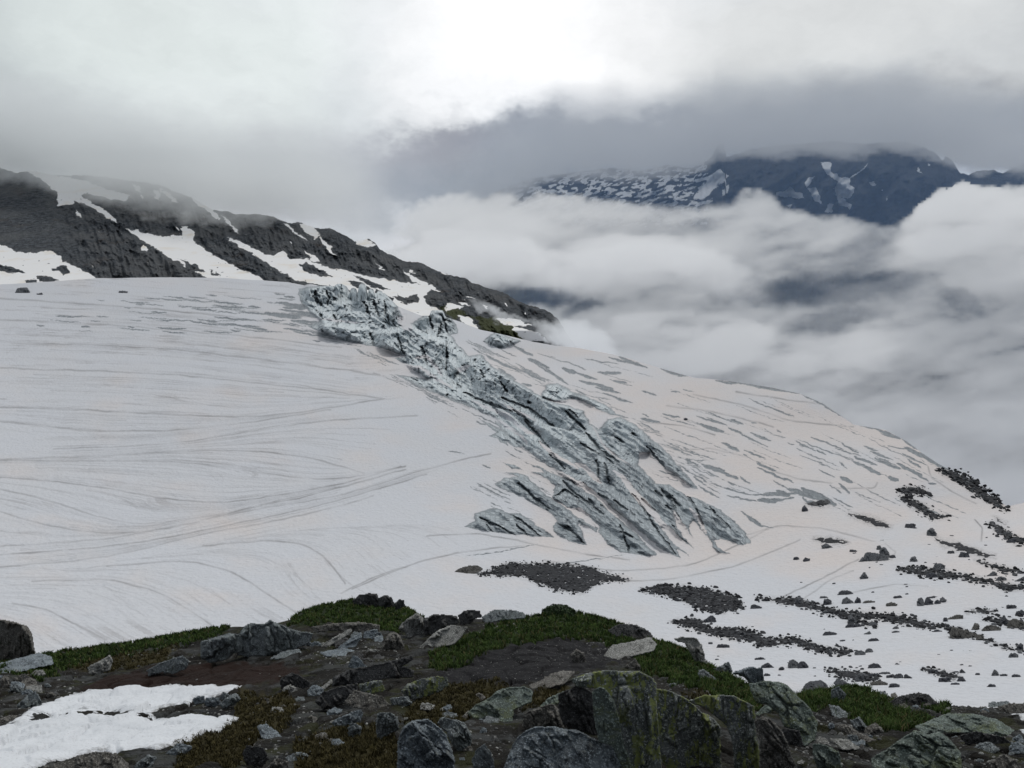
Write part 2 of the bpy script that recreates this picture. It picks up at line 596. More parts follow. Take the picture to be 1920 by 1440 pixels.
SNOW = [
    ('l', [(1034, 876), (1094, 910), (1122, 932), (1150, 960), (1180, 982), (1225, 1022), (1245, 1042)], 4.0),
    ('l', [(885, 750), (917, 766), (951, 779), (972, 797), (990, 810), (1008, 814)], 4.2),
    ('l', [(940, 756), (970, 771), (1006, 789)], 2.6),
    ('l', [(915, 778), (955, 802), (980, 820), (990, 835)], 3.6),
    ('l', [(1010, 824), (1024, 841), (1047, 858), (1073, 871), (1085, 880)], 3.4),
    ('l', [(1076, 868), (1096, 875), (1112, 892), (1128, 907)], 5.0),
    ('l', [(1146, 880), (1164, 891), (1180, 912), (1197, 933), (1218, 955), (1242, 983), (1272, 1006)], 6.5),
    ('p', [(1199, 849), (1220, 849), (1240, 873), (1270, 893), (1300, 917), (1345, 950), (1290, 930), (1254, 909), (1231, 906), (1212, 888), (1198, 872)]),
    ('l', [(1262, 956), (1278, 984), (1292, 1000)], 4.0),
    ('l', [(1292, 952), (1310, 972), (1325, 1000)], 4.5),
    ('l', [(775, 672), (800, 668), (820, 690), (830, 706)], 3.2),
    ('l', [(742, 682), (790, 690), (820, 712), (850, 728)], 3.0),
    ('l', [(1104, 795), (1120, 812), (1135, 840), (1165, 862), (1190, 880)], 2.2),
    ('p', [(857, 690), (872, 684), (885, 686), (868, 697), (856, 700)]),
    ('l', [(570, 592), (620, 600), (680, 606)], 2.0),
    ('p', [(742, 590), (756, 596), (775, 612), (770, 622), (752, 616)]),
    ('l', [(1000, 950), (1030, 965), (1040, 975)], 2.0),
    ('p', [(1068, 953), (1090, 952), (1105, 968), (1122, 986), (1118, 990), (1100, 980)]),
    ('p', [(1085, 984), (1100, 985), (1125, 1008), (1140, 1024), (1120, 1025), (1102, 1018)]),
]
# thin streaks of bare ice showing through the snow of the right hand slope: x0,y0,x1,y1,half width
STREAKS = [
    (885, 652, 908, 664, 1.5), (905, 664, 978, 697, 2.2), (975, 692, 1022, 716, 2), (962, 648, 1000, 668, 2.6), (990, 672, 1030, 690, 3.4),
    (1022, 690, 1068, 722, 2.4), (1010, 686, 1040, 705, 1.6), (1054, 690, 1080, 700, 4), (1075, 697, 1120, 712, 2.6), (1100, 694, 1060, 678, 1.2),
    (1085, 713, 1120, 722, 2.2), (1110, 718, 1150, 730, 3), (1115, 725, 1165, 737, 2.2), (1130, 736, 1186, 756, 2), (1080, 730, 1100, 742, 1.4),
    (1120, 698, 1165, 700, 2.8), (1150, 712, 1176, 718, 2), (932, 690, 968, 712, 2.6), (978, 719, 998, 724, 2.4), (1140, 670, 1200, 684, 2),
    (1160, 668, 1215, 690, 2.6), (1095, 672, 1160, 682, 1.2), (1240, 692, 1290, 706, 2.4), (1340, 714, 1400, 718, 3), (1375, 714, 1500, 737, 2.6),
    (1202, 732, 1232, 741, 1.6), (1258, 734, 1276, 735, 1.4), (1280, 730, 1300, 735, .8), (1200, 784, 1238, 792, 3), (1203, 776, 1218, 782, 1.4),
    (1242, 776, 1276, 783, 1.6), (1305, 780, 1352, 794, 1.5), (1325, 782, 1366, 799, 1.5), (1310, 795, 1358, 810, 4), (1364, 802, 1392, 812, 2),
    (1368, 786, 1395, 795, 1.8), (1375, 805, 1440, 838, 1.6), (1405, 810, 1448, 828, 2.2), (1408, 792, 1420, 794, 1), (1455, 806, 1463, 811, 1.2),
    (1353, 829, 1388, 846, 2.8), (1395, 843, 1436, 861, 1.8), (1394, 852, 1402, 857, 1.2), (1283, 860, 1325, 864, 1), (1270, 840, 1345, 862, 1),
    (1283, 861, 1310, 872, 2), (1315, 871, 1360, 884, 4), (1350, 883, 1385, 898, 3), (1385, 893, 1407, 908, 1.6), (1417, 867, 1455, 883, 2.4),
    (1420, 876, 1490, 905, 2.2), (1447, 900, 1500, 928, 1.4), (1497, 834, 1526, 841, 1.5), (1490, 826, 1530, 846, 1.5), (1530, 843, 1548, 853, 1.6),
    (1496, 824, 1600, 862, 1), (1520, 820, 1565, 835, 1.4), (1556, 832, 1580, 842, 1.6), (1576, 830, 1610, 850, 1.7), (1565, 840, 1615, 855, 1.3),
    (1478, 830, 1490, 834, 1), (1600, 855, 1645, 872, 2.4), (1595, 862, 1640, 880, 1.6), (1575, 866, 1590, 878, 1.4), (1622, 876, 1652, 890, 3.6),
    (1632, 845, 1675, 862, 2.2), (1640, 859, 1690, 880, 3), (1680, 868, 1730, 892, 3.4), (1715, 885, 1742, 902, 2.2), (1665, 893, 1685, 902, 4.2),
    (1575, 894, 1600, 905, 3.6), (1555, 908, 1580, 925, 1.4), (1535, 880, 1565, 895, 1.4), (1570, 905, 1595, 925, 2.6), (1700, 860, 1728, 878, 2.2),
    (1663, 836, 1700, 842, 1.2), (1620, 836, 1645, 846, 1.4), (1740, 905, 1755, 908, 2), (1455, 919, 1480, 930, 5), (1478, 915, 1530, 935, 4.6),
    (1500, 915, 1560, 940, 6), (1538, 930, 1568, 948, 4.4), (1505, 932, 1525, 950, 2), (1516, 938, 1540, 950, 2.6), (1560, 932, 1600, 952, 1.4),
    (1400, 926, 1480, 928, 1.6), (1345, 910, 1410, 928, 1.5), (1360, 928, 1420, 940, 1.4), (1420, 938, 1470, 937, 4), (1465, 935, 1490, 933, 1.8),
    (1310, 910, 1350, 935, 1.6), (1270, 870, 1330, 905, 1.2), (1300, 893, 1325, 910, 1.4), (1330, 905, 1400, 925, 1.2), (1430, 925, 1500, 925, 2.6),
    (1388, 958, 1410, 972, 1.8), (1405, 971, 1432, 988, 3.6), (1430, 986, 1450, 990, 1.2), (1365, 905, 1378, 909, 1.8),
    (1610, 796, 1650, 806, 1.5), (1640, 803, 1690, 822, 3.2), (1650, 812, 1690, 824, 1.6), (1695, 838, 1745, 860, 4.4), (1690, 822, 1720, 842, 2.4),
    (1725, 850, 1765, 876, 3.4), (1740, 860, 1790, 886, 2.4), (1690, 850, 1740, 872, 1.6),
    (1500, 737, 1560, 766, 1.6), (1520, 745, 1585, 784, 1.2),
    (980, 1062, 1170, 1040, .8), (870, 1043, 1010, 1020, .8),
    (760, 712, 840, 742, 2.5), (800, 726, 880, 762, 2.5), (905, 870, 920, 878, 1.4), (840, 845, 870, 850, .8),
]
# bedrock and rubble showing through the snow (dark)
ROCKY = [
    [(1760, 882), (1790, 884), (1815, 893), (1840, 912), (1868, 932), (1888, 957), (1880, 955), (1850, 938), (1815, 915), (1780, 893)],
    [(1590, 964), (1618, 966), (1650, 976), (1672, 988), (1660, 991), (1630, 980), (1605, 972)],
    [(1685, 918), (1705, 914), (1728, 916), (1742, 928), (1720, 926), (1690, 924)],
    [(1690, 932), (1715, 938), (1735, 950), (1755, 965), (1775, 968), (1750, 972), (1730, 960), (1700, 944)],
    [(1855, 980), (1880, 990), (1910, 1010), (1930, 1020), (1905, 1018), (1870, 998)],
    [(1866, 970), (1885, 982), (1872, 978)],
    [(1754, 1010), (1790, 1018), (1830, 1030), (1865, 1043), (1840, 1043), (1800, 1032), (1765, 1020)],
    [(1685, 1068), (1710, 1064), (1740, 1068), (1790, 1076), (1840, 1085), (1890, 1094), (1930, 1104), (1890, 1106), (1845, 1090), (1800, 1084), (1760, 1082), (1720, 1076)],
    [(1830, 1050), (1880, 1064), (1930, 1074), (1890, 1072), (1850, 1060)],
    [(1420, 1120), (1450, 1123), (1490, 1122), (1530, 1134), (1580, 1146), (1640, 1150), (1690, 1156), (1740, 1168), (1770, 1174), (1730, 1176), (1690, 1168), (1640, 1158), (1600, 1158), (1540, 1146), (1480, 1132)],
    [(1560, 1150), (1600, 1158), (1640, 1170), (1642, 1174), (1610, 1168)],
    [(1762, 1172), (1800, 1178), (1830, 1190), (1870, 1208), (1925, 1222), (1890, 1216), (1840, 1198), (1790, 1186)],
    [(1260, 1166), (1300, 1160), (1340, 1178), (1400, 1182), (1440, 1198), (1490, 1196), (1540, 1214), (1595, 1220), (1590, 1226), (1540, 1222), (1490, 1206), (1430, 1212), (1400, 1200), (1340, 1190)],
    [(1550, 1256), (1590, 1258), (1630, 1264), (1650, 1276), (1620, 1276), (1580, 1268)],
    [(1730, 1256), (1760, 1258), (1800, 1268), (1790, 1274), (1750, 1262)],
    [(1525, 1010), (1560, 1008), (1590, 1016), (1580, 1020), (1540, 1016)],
    [(1845, 1162), (1880, 1160), (1930, 1168), (1920, 1178), (1870, 1168)],
    [(1200, 1106), (1240, 1098), (1290, 1102), (1340, 1108), (1385, 1122), (1392, 1140), (1350, 1148), (1310, 1140), (1270, 1120), (1230, 1112)],
    [(900, 1077), (955, 1056), (1010, 1059), (1060, 1058), (1110, 1066), (1150, 1080), (1178, 1087), (1130, 1090), (1090, 1110), (1050, 1106), (1010, 1094), (985, 1080), (940, 1078)],
    [(1812, 1147), (1840, 1143), (1866, 1147), (1840, 1149)],
    [(1510, 944), (1550, 935), (1560, 945), (1530, 950)],
]

# fine crevasse lips on the grazing plateau
lip = np.random.default_rng(11)
for i in range(150):
    y0 = lip.uniform(548, 622)
    x0 = lip.uniform(60, 600)
    if lip.random() > sstep(x0, 60, 480) * 0.9 + 0.12:
        continue
    L = lip.uniform(14, 80)
    s = 0.02 + 0.1 * lip.random() + max(0, (x0 - 300)) * 0.0002
    STREAKS.append((x0, y0, x0 + L, y0 + L * s, lip.uniform(.45, 1.5) * (1 + sstep(x0, 350, 560))))
for i in range(85):
    x0 = lip.uniform(900, 1780)
    lo, hi = interp_poly(RIM, x0) + 12, min(960, interp_poly(RIM, x0) + 200)
    y0 = lip.uniform(lo, hi)
    L = lip.uniform(20, 110)
    s = 0.2 + 0.24 * sstep(x0, 950, 1700) + 0.08 * lip.random()
    STREAKS.append((x0, y0, x0 + L, y0 + L * s, .22 + 1.3 * lip.random() ** 3))

EDGE = [(560, 560), (600, 618), (690, 652), (745, 700), (800, 728), (880, 765), (930, 792), (980, 838), (1035, 882), (900, 905), (985, 965)]
for i in range(95):                                     # the snow cracks open before it breaks into the icefall
    k = lip.integers(0, len(EDGE) - 1)
    f = lip.random()
    x0 = EDGE[k][0] * (1 - f) + EDGE[k + 1][0] * f - lip.uniform(0, 55) * lip.random()
    y0 = EDGE[k][1] * (1 - f) + EDGE[k + 1][1] * f + lip.uniform(-2, 14) * lip.random()
    L = lip.uniform(10, 60)
    s = (0.12 if y0 < 640 else .42) + .12 * lip.random()
    STREAKS.append((x0, y0, x0 + L, y0 + L * s, .25 + 1.1 * lip.random() ** 2))
EDGE2 = [(870, 640), (930, 680), (1000, 715), (1060, 740), (1140, 770), (1200, 800), (1260, 845), (1320, 915)]
for i in range(60):
    k = lip.integers(0, len(EDGE2) - 1)
    f = lip.random()
    x0 = EDGE2[k][0] * (1 - f) + EDGE2[k + 1][0] * f + lip.uniform(0, 40) * lip.random()
    y0 = EDGE2[k][1] * (1 - f) + EDGE2[k + 1][1] * f - lip.uniform(0, 14) * lip.random()
    L = lip.uniform(10, 50)
    STREAKS.append((x0, y0, x0 + L, y0 + L * (.42 + .15 * lip.random()), .25 + 1.0 * lip.random() ** 2))

warp = np.stack([fbm(xyz(GX / 16, SEEN / 10, 1.0), 3), fbm(xyz(GX / 16, SEEN / 10, 9.0), 3)]).reshape(2, NR, NC)
WX, WY = GX + 5 * warp[0], SEEN + 3 * warp[1]
ice = np.full(GX.shape, -30.0)
for p in ICE:
    poly_sdf(WX, WY, p, ice)
snow_s = np.full(GX.shape, -30.0)
for k in SNOW:
    if k[0] == 'l':
        line_sdf(WX, WY, k[1], k[2], snow_s)
    else:
        poly_sdf(WX, WY, k[1], snow_s)
icefall = ice.copy()
relief *= sstep(icefall, -4, 6)
relief *= 1 - .85 * sstep(poly_sdf(WX, WY, SNOW[7][1]), -2, 4)
ice = np.minimum(ice, -snow_s)
for (x0, y0, x1, y1, w) in STREAKS:
    xm, ym = (x0 + x1) / 2, (y0 + y1) / 2 + (x1 - x0) * 0.02
    line_sdf(WX, WY, [(x0, y0), (xm, ym), (x1, y1)], w, ice, far=12)
rocky = np.full(GX.shape, -30.0)
for p in ROCKY:
    poly_sdf(GX + 11 * warp[0], SEEN + 5 * warp[1], p, rocky, far=12)
rocky = np.minimum(rocky, (0.30 - fbm(xyz(GX / 11, SEEN / 4.5, 51.0), 3).reshape(NR, NC)) * 16)

# relief of the ice itself: blocks, flutes and thin lines of old layers
inside = sstep(icefall, -4, 8)
ang = TPS([(600, 560), (720, 570), (820, 600), (640, 630), (800, 660), (900, 710), (1050, 790), (1150, 830), (1050, 860), (1000, 920), (1150, 1000), (950, 980), (1300, 950), (1240, 870), (1120, 890), (1400, 1000), (1500, 900), (800, 730)],
          np.radians([80, 85, 75, 160, 110, 122, 130, 160, 170, 12, 20, 10, 40, 40, 175, 50, 20, 20]) % np.pi, 300, 200, 1e-2)
th = ang(GX[::6, ::6], GY[::6, ::6])
th = np.repeat(np.repeat(th, 6, 0), 6, 1)[:NR, :NC]
fol = -GX * np.sin(th) + SEEN * np.cos(th)          # across the layering
alo = GX * np.cos(th) + SEEN * np.sin(th)
upper = sstep(SEEN, 820, 690)
relief2 = np.zeros_like(GX)
near_ice = inside > 0
fo, al = fol[near_ice], alo[near_ice]
gxi, gyi, upi = GX[near_ice], SEEN[near_ice], upper[near_ice]
wob1 = fbm(xyz(gxi / 22, gyi / 15, 4.0), 3)
wob2 = fbm(xyz(gxi / 22, gyi / 15, 14.0), 3)
r2 = np.zeros(gxi.shape, np.float32)
for (cu, cv, dep, slot, off, tilt, seed, wt_) in [(30, 54, 5.0, .10, 4.6, 3.6, 61, .42 * upi), (14, 70, 1.4, .08, .8, .7, 62, .15 + .35 * upi)]:
    ed, du_, dv_, rn = worley((fo + 9 * wob1) / cu, (al + 12 * wob2) / cv, seed)
    r2 += wt_ * ((rn[:, 0] - .5) * off + tilt * ((rn[:, 1] - .5) * 2 * du_ + (rn[:, 2] - .35) * 1.2 * dv_) - dep * (1 - sstep(ed, 0, slot)))
r2 += fbm(xyz(fo / 5.5, al / 40, 2.0), 3, ridged=True) * .5 - .2
ax = math.radians(37)                                   # ribs running down the fall line
across, down = -gxi * math.sin(ax) + gyi * math.cos(ax), gxi * math.cos(ax) + gyi * math.sin(ax)
rib = fbm(xyz((across + 8 * wob1) / 27, down / 190, 3.7), 3, .45, ridged=True)
rib2 = fbm(xyz((across + 5 * wob2) / 9, down / 70, 9.7), 3, .55, ridged=True)
r2 += (rib - .25) * (10.0 - 3 * upi) + (rib2 - .25) * 2.4
relief2[near_ice] = r2 * inside[near_ice]
CRACKS = [[(1120, 862), (1122, 880), (1121, 903)], [(1133, 868), (1139, 885), (1141, 905)], [(692, 624), (700, 634), (699, 650)], [(836, 640), (838, 668), (837, 695)], [(1163, 985), (1172, 1010), (1180, 1036)],
          [(900, 970), (930, 985), (965, 1003)], [(955, 962), (985, 982), (1012, 1006)], [(1055, 902), (1075, 922), (1100, 940), (1130, 965)], [(1040, 930), (1060, 918), (1085, 935)], [(1030, 852), (1048, 868), (1060, 880)],
          [(1092, 905), (1110, 925), (1125, 940)], [(1186, 925), (1210, 958), (1240, 1005), (1268, 1040)], [(1100, 812), (1115, 830), (1128, 850), (1150, 870)], [(1213, 838), (1240, 868), (1262, 900)], [(985, 790), (1010, 815), (1030, 842)],
          [(870, 735), (905, 752), (960, 772)], [(940, 745), (990, 765), (1040, 800)], [(720, 565), (724, 580), (726, 596)], [(700, 562), (706, 580), (710, 594)], [(682, 566), (690, 582), (694, 592)], [(590, 545), (596, 562), (600, 574)],
          [(612, 545), (616, 560), (616, 572)], [(800, 585), (806, 600), (812, 616)], [(826, 590), (834, 606), (838, 622)], [(745, 632), (752, 650), (756, 664)], [(790, 650), (796, 668), (800, 684)], [(604, 615), (606, 626), (612, 632)],
          [(1290, 930), (1305, 955), (1320, 985)], [(1240, 915), (1258, 940), (1276, 975)], [(1330, 950), (1350, 972), (1370, 990)], [(1260, 985), (1282, 1010), (1300, 1028)], [(1060, 770), (1080, 790), (1098, 805)],
          [(1080, 955), (1100, 975), (1118, 990)], [(972, 905), (1000, 930), (1030, 955)], [(1140, 945), (1165, 968), (1190, 990)], [(1062, 985), (1078, 1000), (1095, 1018)]]
rr_ = np.random.default_rng(77)
for i in range(38):
    while True:
        x, y = rr_.uniform(580, 1400), rr_.uniform(545, 1040)
        if icefall[min(NR - 1, int(np.argmin(np.abs(SEEN[:, int((x - gx[0]) / (gx[1] - gx[0]))] - y)))), int((x - gx[0]) / (gx[1] - gx[0]))] > 4:
            break
    a_ = (R(rr_.uniform(25, 50)) if y > 760 else R(rr_.uniform(20, 110)))
    L = rr_.uniform(12, 50) * (1 if y > 760 else .6)
    CRACKS.append([(x, y), (x + .5 * L * math.cos(a_) + rr_.normal(0, 2), y + .5 * L * math.sin(a_)), (x + L * math.cos(a_), y + L * math.sin(a_))])
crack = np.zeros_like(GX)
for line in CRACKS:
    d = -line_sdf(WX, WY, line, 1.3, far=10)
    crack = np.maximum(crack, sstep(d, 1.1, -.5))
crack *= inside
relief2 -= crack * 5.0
gentle = fbm(xyz(GX / 120, GY / 50, 8.0), 3).reshape(NR, NC) * 1.2 + fbm(xyz(GX / 14, GY / 7, 12.0), 3).reshape(NR, NC) * 0.22 * sstep(GY, 620, 900)
relief2 += gentle * sstep(tt[:, None], 1.0, 0.93)
relief2 -= 1.1 * sstep(ice, -1, 2) * (1 - inside)    # bare streaks lie a little below the snow
relief2 += 1.5 * sstep(rocky, -1, 3)

# --- melt runnels of the left snowfield (dirty lines in the snow)
RUN = [
    [(0, 560), (200, 572), (400, 590), (560, 612)], [(0, 600), (250, 612), (480, 632), (640, 652)], [(0, 640), (300, 652), (560, 682), (720, 705)],
    [(0, 690), (300, 700), (560, 726), (700, 744), (718, 747)], [(0, 764), (140, 768), (290, 776), (480, 783), (600, 768), (720, 747)],
    [(0, 790), (180, 808), (330, 808), (470, 792), (620, 768)], [(100, 842), (330, 832), (450, 812), (600, 789), (700, 784), (782, 780)],
    [(0, 862), (170, 856), (306, 848), (437, 843), (525, 849), (612, 864), (690, 890)],
    [(0, 863), (175, 865), (306, 864), (394, 871), (525, 892), (620, 902), (680, 892), (760, 874)],
    [(0, 895), (87, 901), (197, 914), (284, 932), (372, 943), (437, 943), (525, 927), (634, 910), (752, 875)],
    [(0, 917), (87, 936), (175, 967), (262, 987), (328, 976), (416, 967), (525, 938), (640, 912), (700, 898)],
    [(0, 960), (80, 985), (180, 1000), (262, 1000), (350, 985), (450, 955), (560, 935), (760, 880)],
    [(0, 1024), (131, 1017), (240, 1006), (394, 971), (520, 948), (640, 930), (830, 870), (920, 850)],
    [(0, 1040), (153, 1030), (262, 1018), (372, 996), (481, 974), (634, 940), (722, 912), (800, 890)],
    [(0, 1063), (153, 1050), (262, 1032), (372, 1002), (481, 984), (634, 951), (700, 930)],
    [(380, 1024), (503, 1013), (569, 1019), (612, 1046), (647, 1094)], [(200, 1062), (350, 1050), (437, 1072), (525, 1129), (569, 1158)],
    [(22, 1131), (87, 1142), (153, 1177), (200, 1200)], [(60, 1090), (200, 1085), (300, 1110), (380, 1160), (420, 1190)],
    [(800, 1005), (900, 1000), (1000, 1020), (1100, 1040), (1180, 1050)],
    [(640, 1112), (700, 1082), (760, 1062), (830, 1042), (900, 1030), (1000, 1022)],
    [(660, 1105), (720, 1078), (790, 1052), (860, 1036)],
    [(700, 700), (800, 730), (880, 765)],
    [(1020, 1050), (1160, 1072), (1300, 1060), (1400, 1015), (1440, 990)], [(1040, 1090), (1250, 1088), (1380, 1062), (1500, 1012)],
    [(1380, 1010), (1460, 985), (1540, 990), (1640, 1015)], [(1470, 1118), (1540, 1085), (1610, 1048)], [(1510, 1120), (1560, 1085), (1600, 1070)],
    [(1660, 1020), (1680, 1035), (1672, 1048)], [(1600, 1110), (1680, 1095), (1740, 1100)], [(1828, 975), (1842, 990), (1840, 1015)],
    [(1740, 875), (1745, 895), (1790, 925), (1830, 945)], [(1560, 915), (1640, 915), (1645, 905)],
    [(1230, 830), (1270, 845), (1330, 840), (1400, 856)], [(1200, 790), (1290, 800), (1340, 815)], [(1300, 740), (1400, 760), (1480, 790), (1600, 800)],
    [(1250, 760), (1350, 775), (1450, 800)], [(1560, 760), (1480, 750), (1380, 735)], [(1440, 880), (1500, 900), (1560, 905)],
]
run = np.zeros(GX.shape)
wob = fbm(xyz(GX / 45, GY / 18, 21.0), 3).reshape(NR, NC) * 3.0
along = 0.55 + 0.9 * fbm(xyz(GX / 60, GY / 30, 31.0), 3).reshape(NR, NC)


def runnel(line, strength, w):
    p = np.asarray(line, float)
    for i in range(len(p) - 1):
        a, b = p[i], p[i + 1]
        m = (GX > min(a[0], b[0]) - 8) & (GX < max(a[0], b[0]) + 8) & (GY > min(a[1], b[1]) - 10) & (GY < max(a[1], b[1]) + 10)
        if not m.any():
            continue
        d, t, _ = seg_dist(GX[m], GY[m] + wob[m], a, b)
        run[m] = np.maximum(run[m], strength * np.exp(-(d / w) ** 2))


def resample(line, n=24):
    p = np.asarray(line, float)
    L = np.r_[0, np.cumsum(np.linalg.norm(np.diff(p, axis=0), axis=1))]
    u = np.linspace(0, L[-1], n)
    q = np.stack([np.interp(u, L, p[:, 0]), np.interp(u, L, p[:, 1])], -1)
    for _ in range(2):
        q[1:-1] = 0.25 * q[:-2] + 0.5 * q[1:-1] + 0.25 * q[2:]
    return q


RS = [resample(l) for l in RUN]
for q in RS:
    runnel(q, lip.uniform(.7, 1.0), 1.4)
for i in range(14):                                    # fainter lines between the stronger ones
    for f in np.linspace(0, 1, 22)[1:-1]:
        q = RS[i] * (1 - f) + RS[i + 1] * f
        a_, b_ = sorted(lip.integers(0, 24, 2))
        if b_ - a_ > 4:
            runnel(q[a_:b_], lip.uniform(.12, .5), .85)
BOWL = [[(-120, 1150), (-40, 1165), (40, 1200), (110, 1250)], [(-60, 1130), (22, 1131), (87, 1142), (153, 1177), (215, 1215)], [(-20, 1085), (60, 1082), (200, 1085), (300, 1115), (380, 1165), (420, 1195)],
        [(120, 1068), (220, 1060), (350, 1050), (437, 1072), (525, 1129), (575, 1165)], [(300, 1036), (400, 1022), (503, 1013), (569, 1019), (612, 1046), (650, 1100)],
        [(480, 1000), (600, 990), (700, 1000), (740, 1030), (745, 1062)], [(700, 985), (800, 985), (880, 1000), (930, 1020)]]
BS = [resample(l) for l in BOWL]
for i in range(len(BS) - 1):                           # stripes of sun cups sweeping down the near bowl
    for f in np.linspace(0, 1, 17):
        q = BS[i] * (1 - f) + BS[i + 1] * f
        a_, b_ = sorted(lip.integers(0, 24, 2))
        if b_ - a_ > 5:
            runnel(q[a_:b_], lip.uniform(.12, .42), 1.0)
# a coordinate across the lines of flow, for the fine stripes between the runnels
fp, fval = [], []
for i, q in enumerate(RS[:15]):
    for k in range(0, 24, 3):
        fp.append(q[k])
        fval.append(float(i))
flow = TPS(fp, fval, 200, 60, 3e-2)(GX[::5, ::5], np.minimum(GY, 1100)[::5, ::5])
flow = np.repeat(np.repeat(flow, 5, 0), 5, 1)[:NR, :NC]
for _ in range(4):
    flow[1:-1] = .25 * flow[:-2] + .5 * flow[1:-1] + .25 * flow[2:]
    flow[:, 1:-1] = .25 * flow[:, :-2] + .5 * flow[:, 1:-1] + .25 * flow[:, 2:]
fp, fval = [], []
for i, q in enumerate(BS[:6]):
    for k in range(0, 24, 3):
        fp.append(q[k])
        fval.append(float(i))
flow2 = TPS(fp, fval, 200, 100, 3e-2)(GX[::5, ::5], GY[::5, ::5])
flow2 = np.repeat(np.repeat(flow2, 5, 0), 5, 1)[:NR, :NC]
for _ in range(4):
    flow2[1:-1] = .25 * flow2[:-2] + .5 * flow2[1:-1] + .25 * flow2[2:]
    flow2[:, 1:-1] = .25 * flow2[:, :-2] + .5 * flow2[:, 1:-1] + .25 * flow2[:, 2:]
fmask = np.maximum(sstep(GX, 640, 440), sstep(GX, 860, 640) * sstep(GY, 790, 740)) * sstep(GY, 1040, 985)
fmask2 = sstep(GX, 900, 720) * sstep(GY, 1000, 1050)
run *= np.clip(along, 0, 1.2) * (1 - sstep(ice, -3, 1))
relief2 -= run * 0.5

total = relief + relief2
Y0 = gdepth(GX, GY)
grad = np.clip(gdepth(GX, GY - 2.0) - Y0, 0.1, 5.0) / 2.0     # metres along the ground for a pixel of height
grad = np.minimum(grad, 2.2)
Yg = Y0 - KAPPA * grad * total                                # walls stand up where the ground hardly recedes
P = at(GX, GY, Yg)
P[..., 2] += lift * Yg / F
# behind the rim the ice falls away out of sight
skirt = []
for k in range(1, 9):
    q = P[-1].copy()
    s = 1 + 0.035 * k
    q[:, :2] *= s
    q[:, 2] -= (0.012 * k ** 1.6 + 0.004) * Yg[-1] + 0.0
    skirt.append(q)
V = np.concatenate([P.reshape(-1, 3), np.concatenate(skirt)])


def ext(a):
    return np.concatenate([a.ravel()] + [a[-1].ravel()] * 8)


pink = (fbm(xyz(GX / 160, GY / 60, 41.0), 4).reshape(NR, NC) * 0.9 + 0.5 * sstep(GX, 650, 1300) * sstep(GY, 1130, 1000) + 0.25 * sstep(np.hypot((GX - 620) / 260, (GY - 660) / 70), 1.3, 0.3))
soil = 0.5 + 0.5 * np.maximum(sstep(SEEN + 0.25 * (GX - 1000), 760, 980), (1 - inside) * .9)

g = material('snow_and_ice', 0.75, 0.25)
a_ice, a_rock, a_run, a_pink, a_fol, a_soil, a_alo = [g.attr(n) for n in ('ice', 'rocky', 'run', 'pink', 'fol', 'soil', 'alo')]
edge = g.math('MULTIPLY', g.math('SUBTRACT', g.noise(g.obj, 0.9, 5, .65), 0.5), 5.0)
m_ice = g.smooth(g.math('ADD', a_ice, edge), -0.7, 0.7)
m_rock = g.smooth(g.math('ADD', a_rock, g.math('MULTIPLY', edge, 1.5)), -0.6, 0.6)
grain = g.noise(g.obj, 2.2, 6, .7)
broad = g.noise(g.obj, 0.05, 5, .6)
snow_c = g.mix(g.smooth(a_pink, -0.1, 0.75), (.60, .613, .648), (.655, .60, .578))
snow_c = g.mix(g.smooth(broad, 0.35, 0.7, 0, .35), snow_c, (.60, .60, .61))
snow_c = g.mix(g.smooth(grain, 0.5, 0.78, 0, .40), snow_c, (.43, .425, .43))
snow_c = g.mix(g.math('MULTIPLY', a_run, 1.0, clamp=True), snow_c, (.19, .185, .19))
for fl, fm, sc_, kk in (('flow', 'fmask', 6.0, .42), ('flow2', 'fmask2', 9.0, .42)):
    cf_ = g.node('ShaderNodeCombineXYZ')
    g.l.new(g.math('MULTIPLY', g.attr(fl), sc_), cf_.inputs[0])
    g.l.new(g.math('MULTIPLY', g.noise(g.obj, .02, 3), 3.0), cf_.inputs[1])
    n_f = g.noise(cf_.outputs[0], 1.0, 4, .7)
    n_f = g.math('MULTIPLY', g.smooth(n_f, .52, .64), g.smooth(g.noise(g.obj, .06, 4, .6), .38, .6))
    snow_c = g.mix(g.math('MULTIPLY', n_f, g.math('MULTIPLY', g.attr(fm), kk)), snow_c, (.27, .26, .265))
snow_c = g.mix(g.math('MULTIPLY', g.smooth(a_rock, -9, 0), g.smooth(grain, .42, .62, 0, .65)), snow_c, (.20, .19, .185))
vor = g.node('ShaderNodeTexVoronoi', feature='F1')
g.l.new(g.vmath('ADD', g.obj, g.vmath('SCALE', g.noise(g.obj, .7, 3, .6, color=True), scale=1.2)), vor.inputs['Vector'])
vor.inputs['Scale'].default_value = 1.15
cup = vor.outputs['Distance']
snow_c = g.mix(g.smooth(cup, .42, .12, 0, .10), snow_c, (.33, .325, .33))
cmb = g.node('ShaderNodeCombineXYZ')
g.l.new(g.math('MULTIPLY', a_fol, 0.17), cmb.inputs[0])
g.l.new(g.math('MULTIPLY', a_alo, 0.030), cmb.inputs[1])
lay = g.noise(cmb.outputs[0], 1.0, 5, .68, 0.6)
cm2 = g.node('ShaderNodeCombineXYZ')
g.l.new(g.math('MULTIPLY', a_fol, 0.36), cm2.inputs[0])
g.l.new(g.math('MULTIPLY', a_alo, 0.028), cm2.inputs[1])
lay2 = g.noise(cm2.outputs[0], 1.0, 4, .6, 1.0)
icec = g.mix(g.smooth(lay, 0.30, 0.62), (.46, .525, .555), (.64, .69, .71))
icec = g.mix(g.smooth(lay2, 0.56, 0.62, 0, .75), icec, (.11, .13, .145))
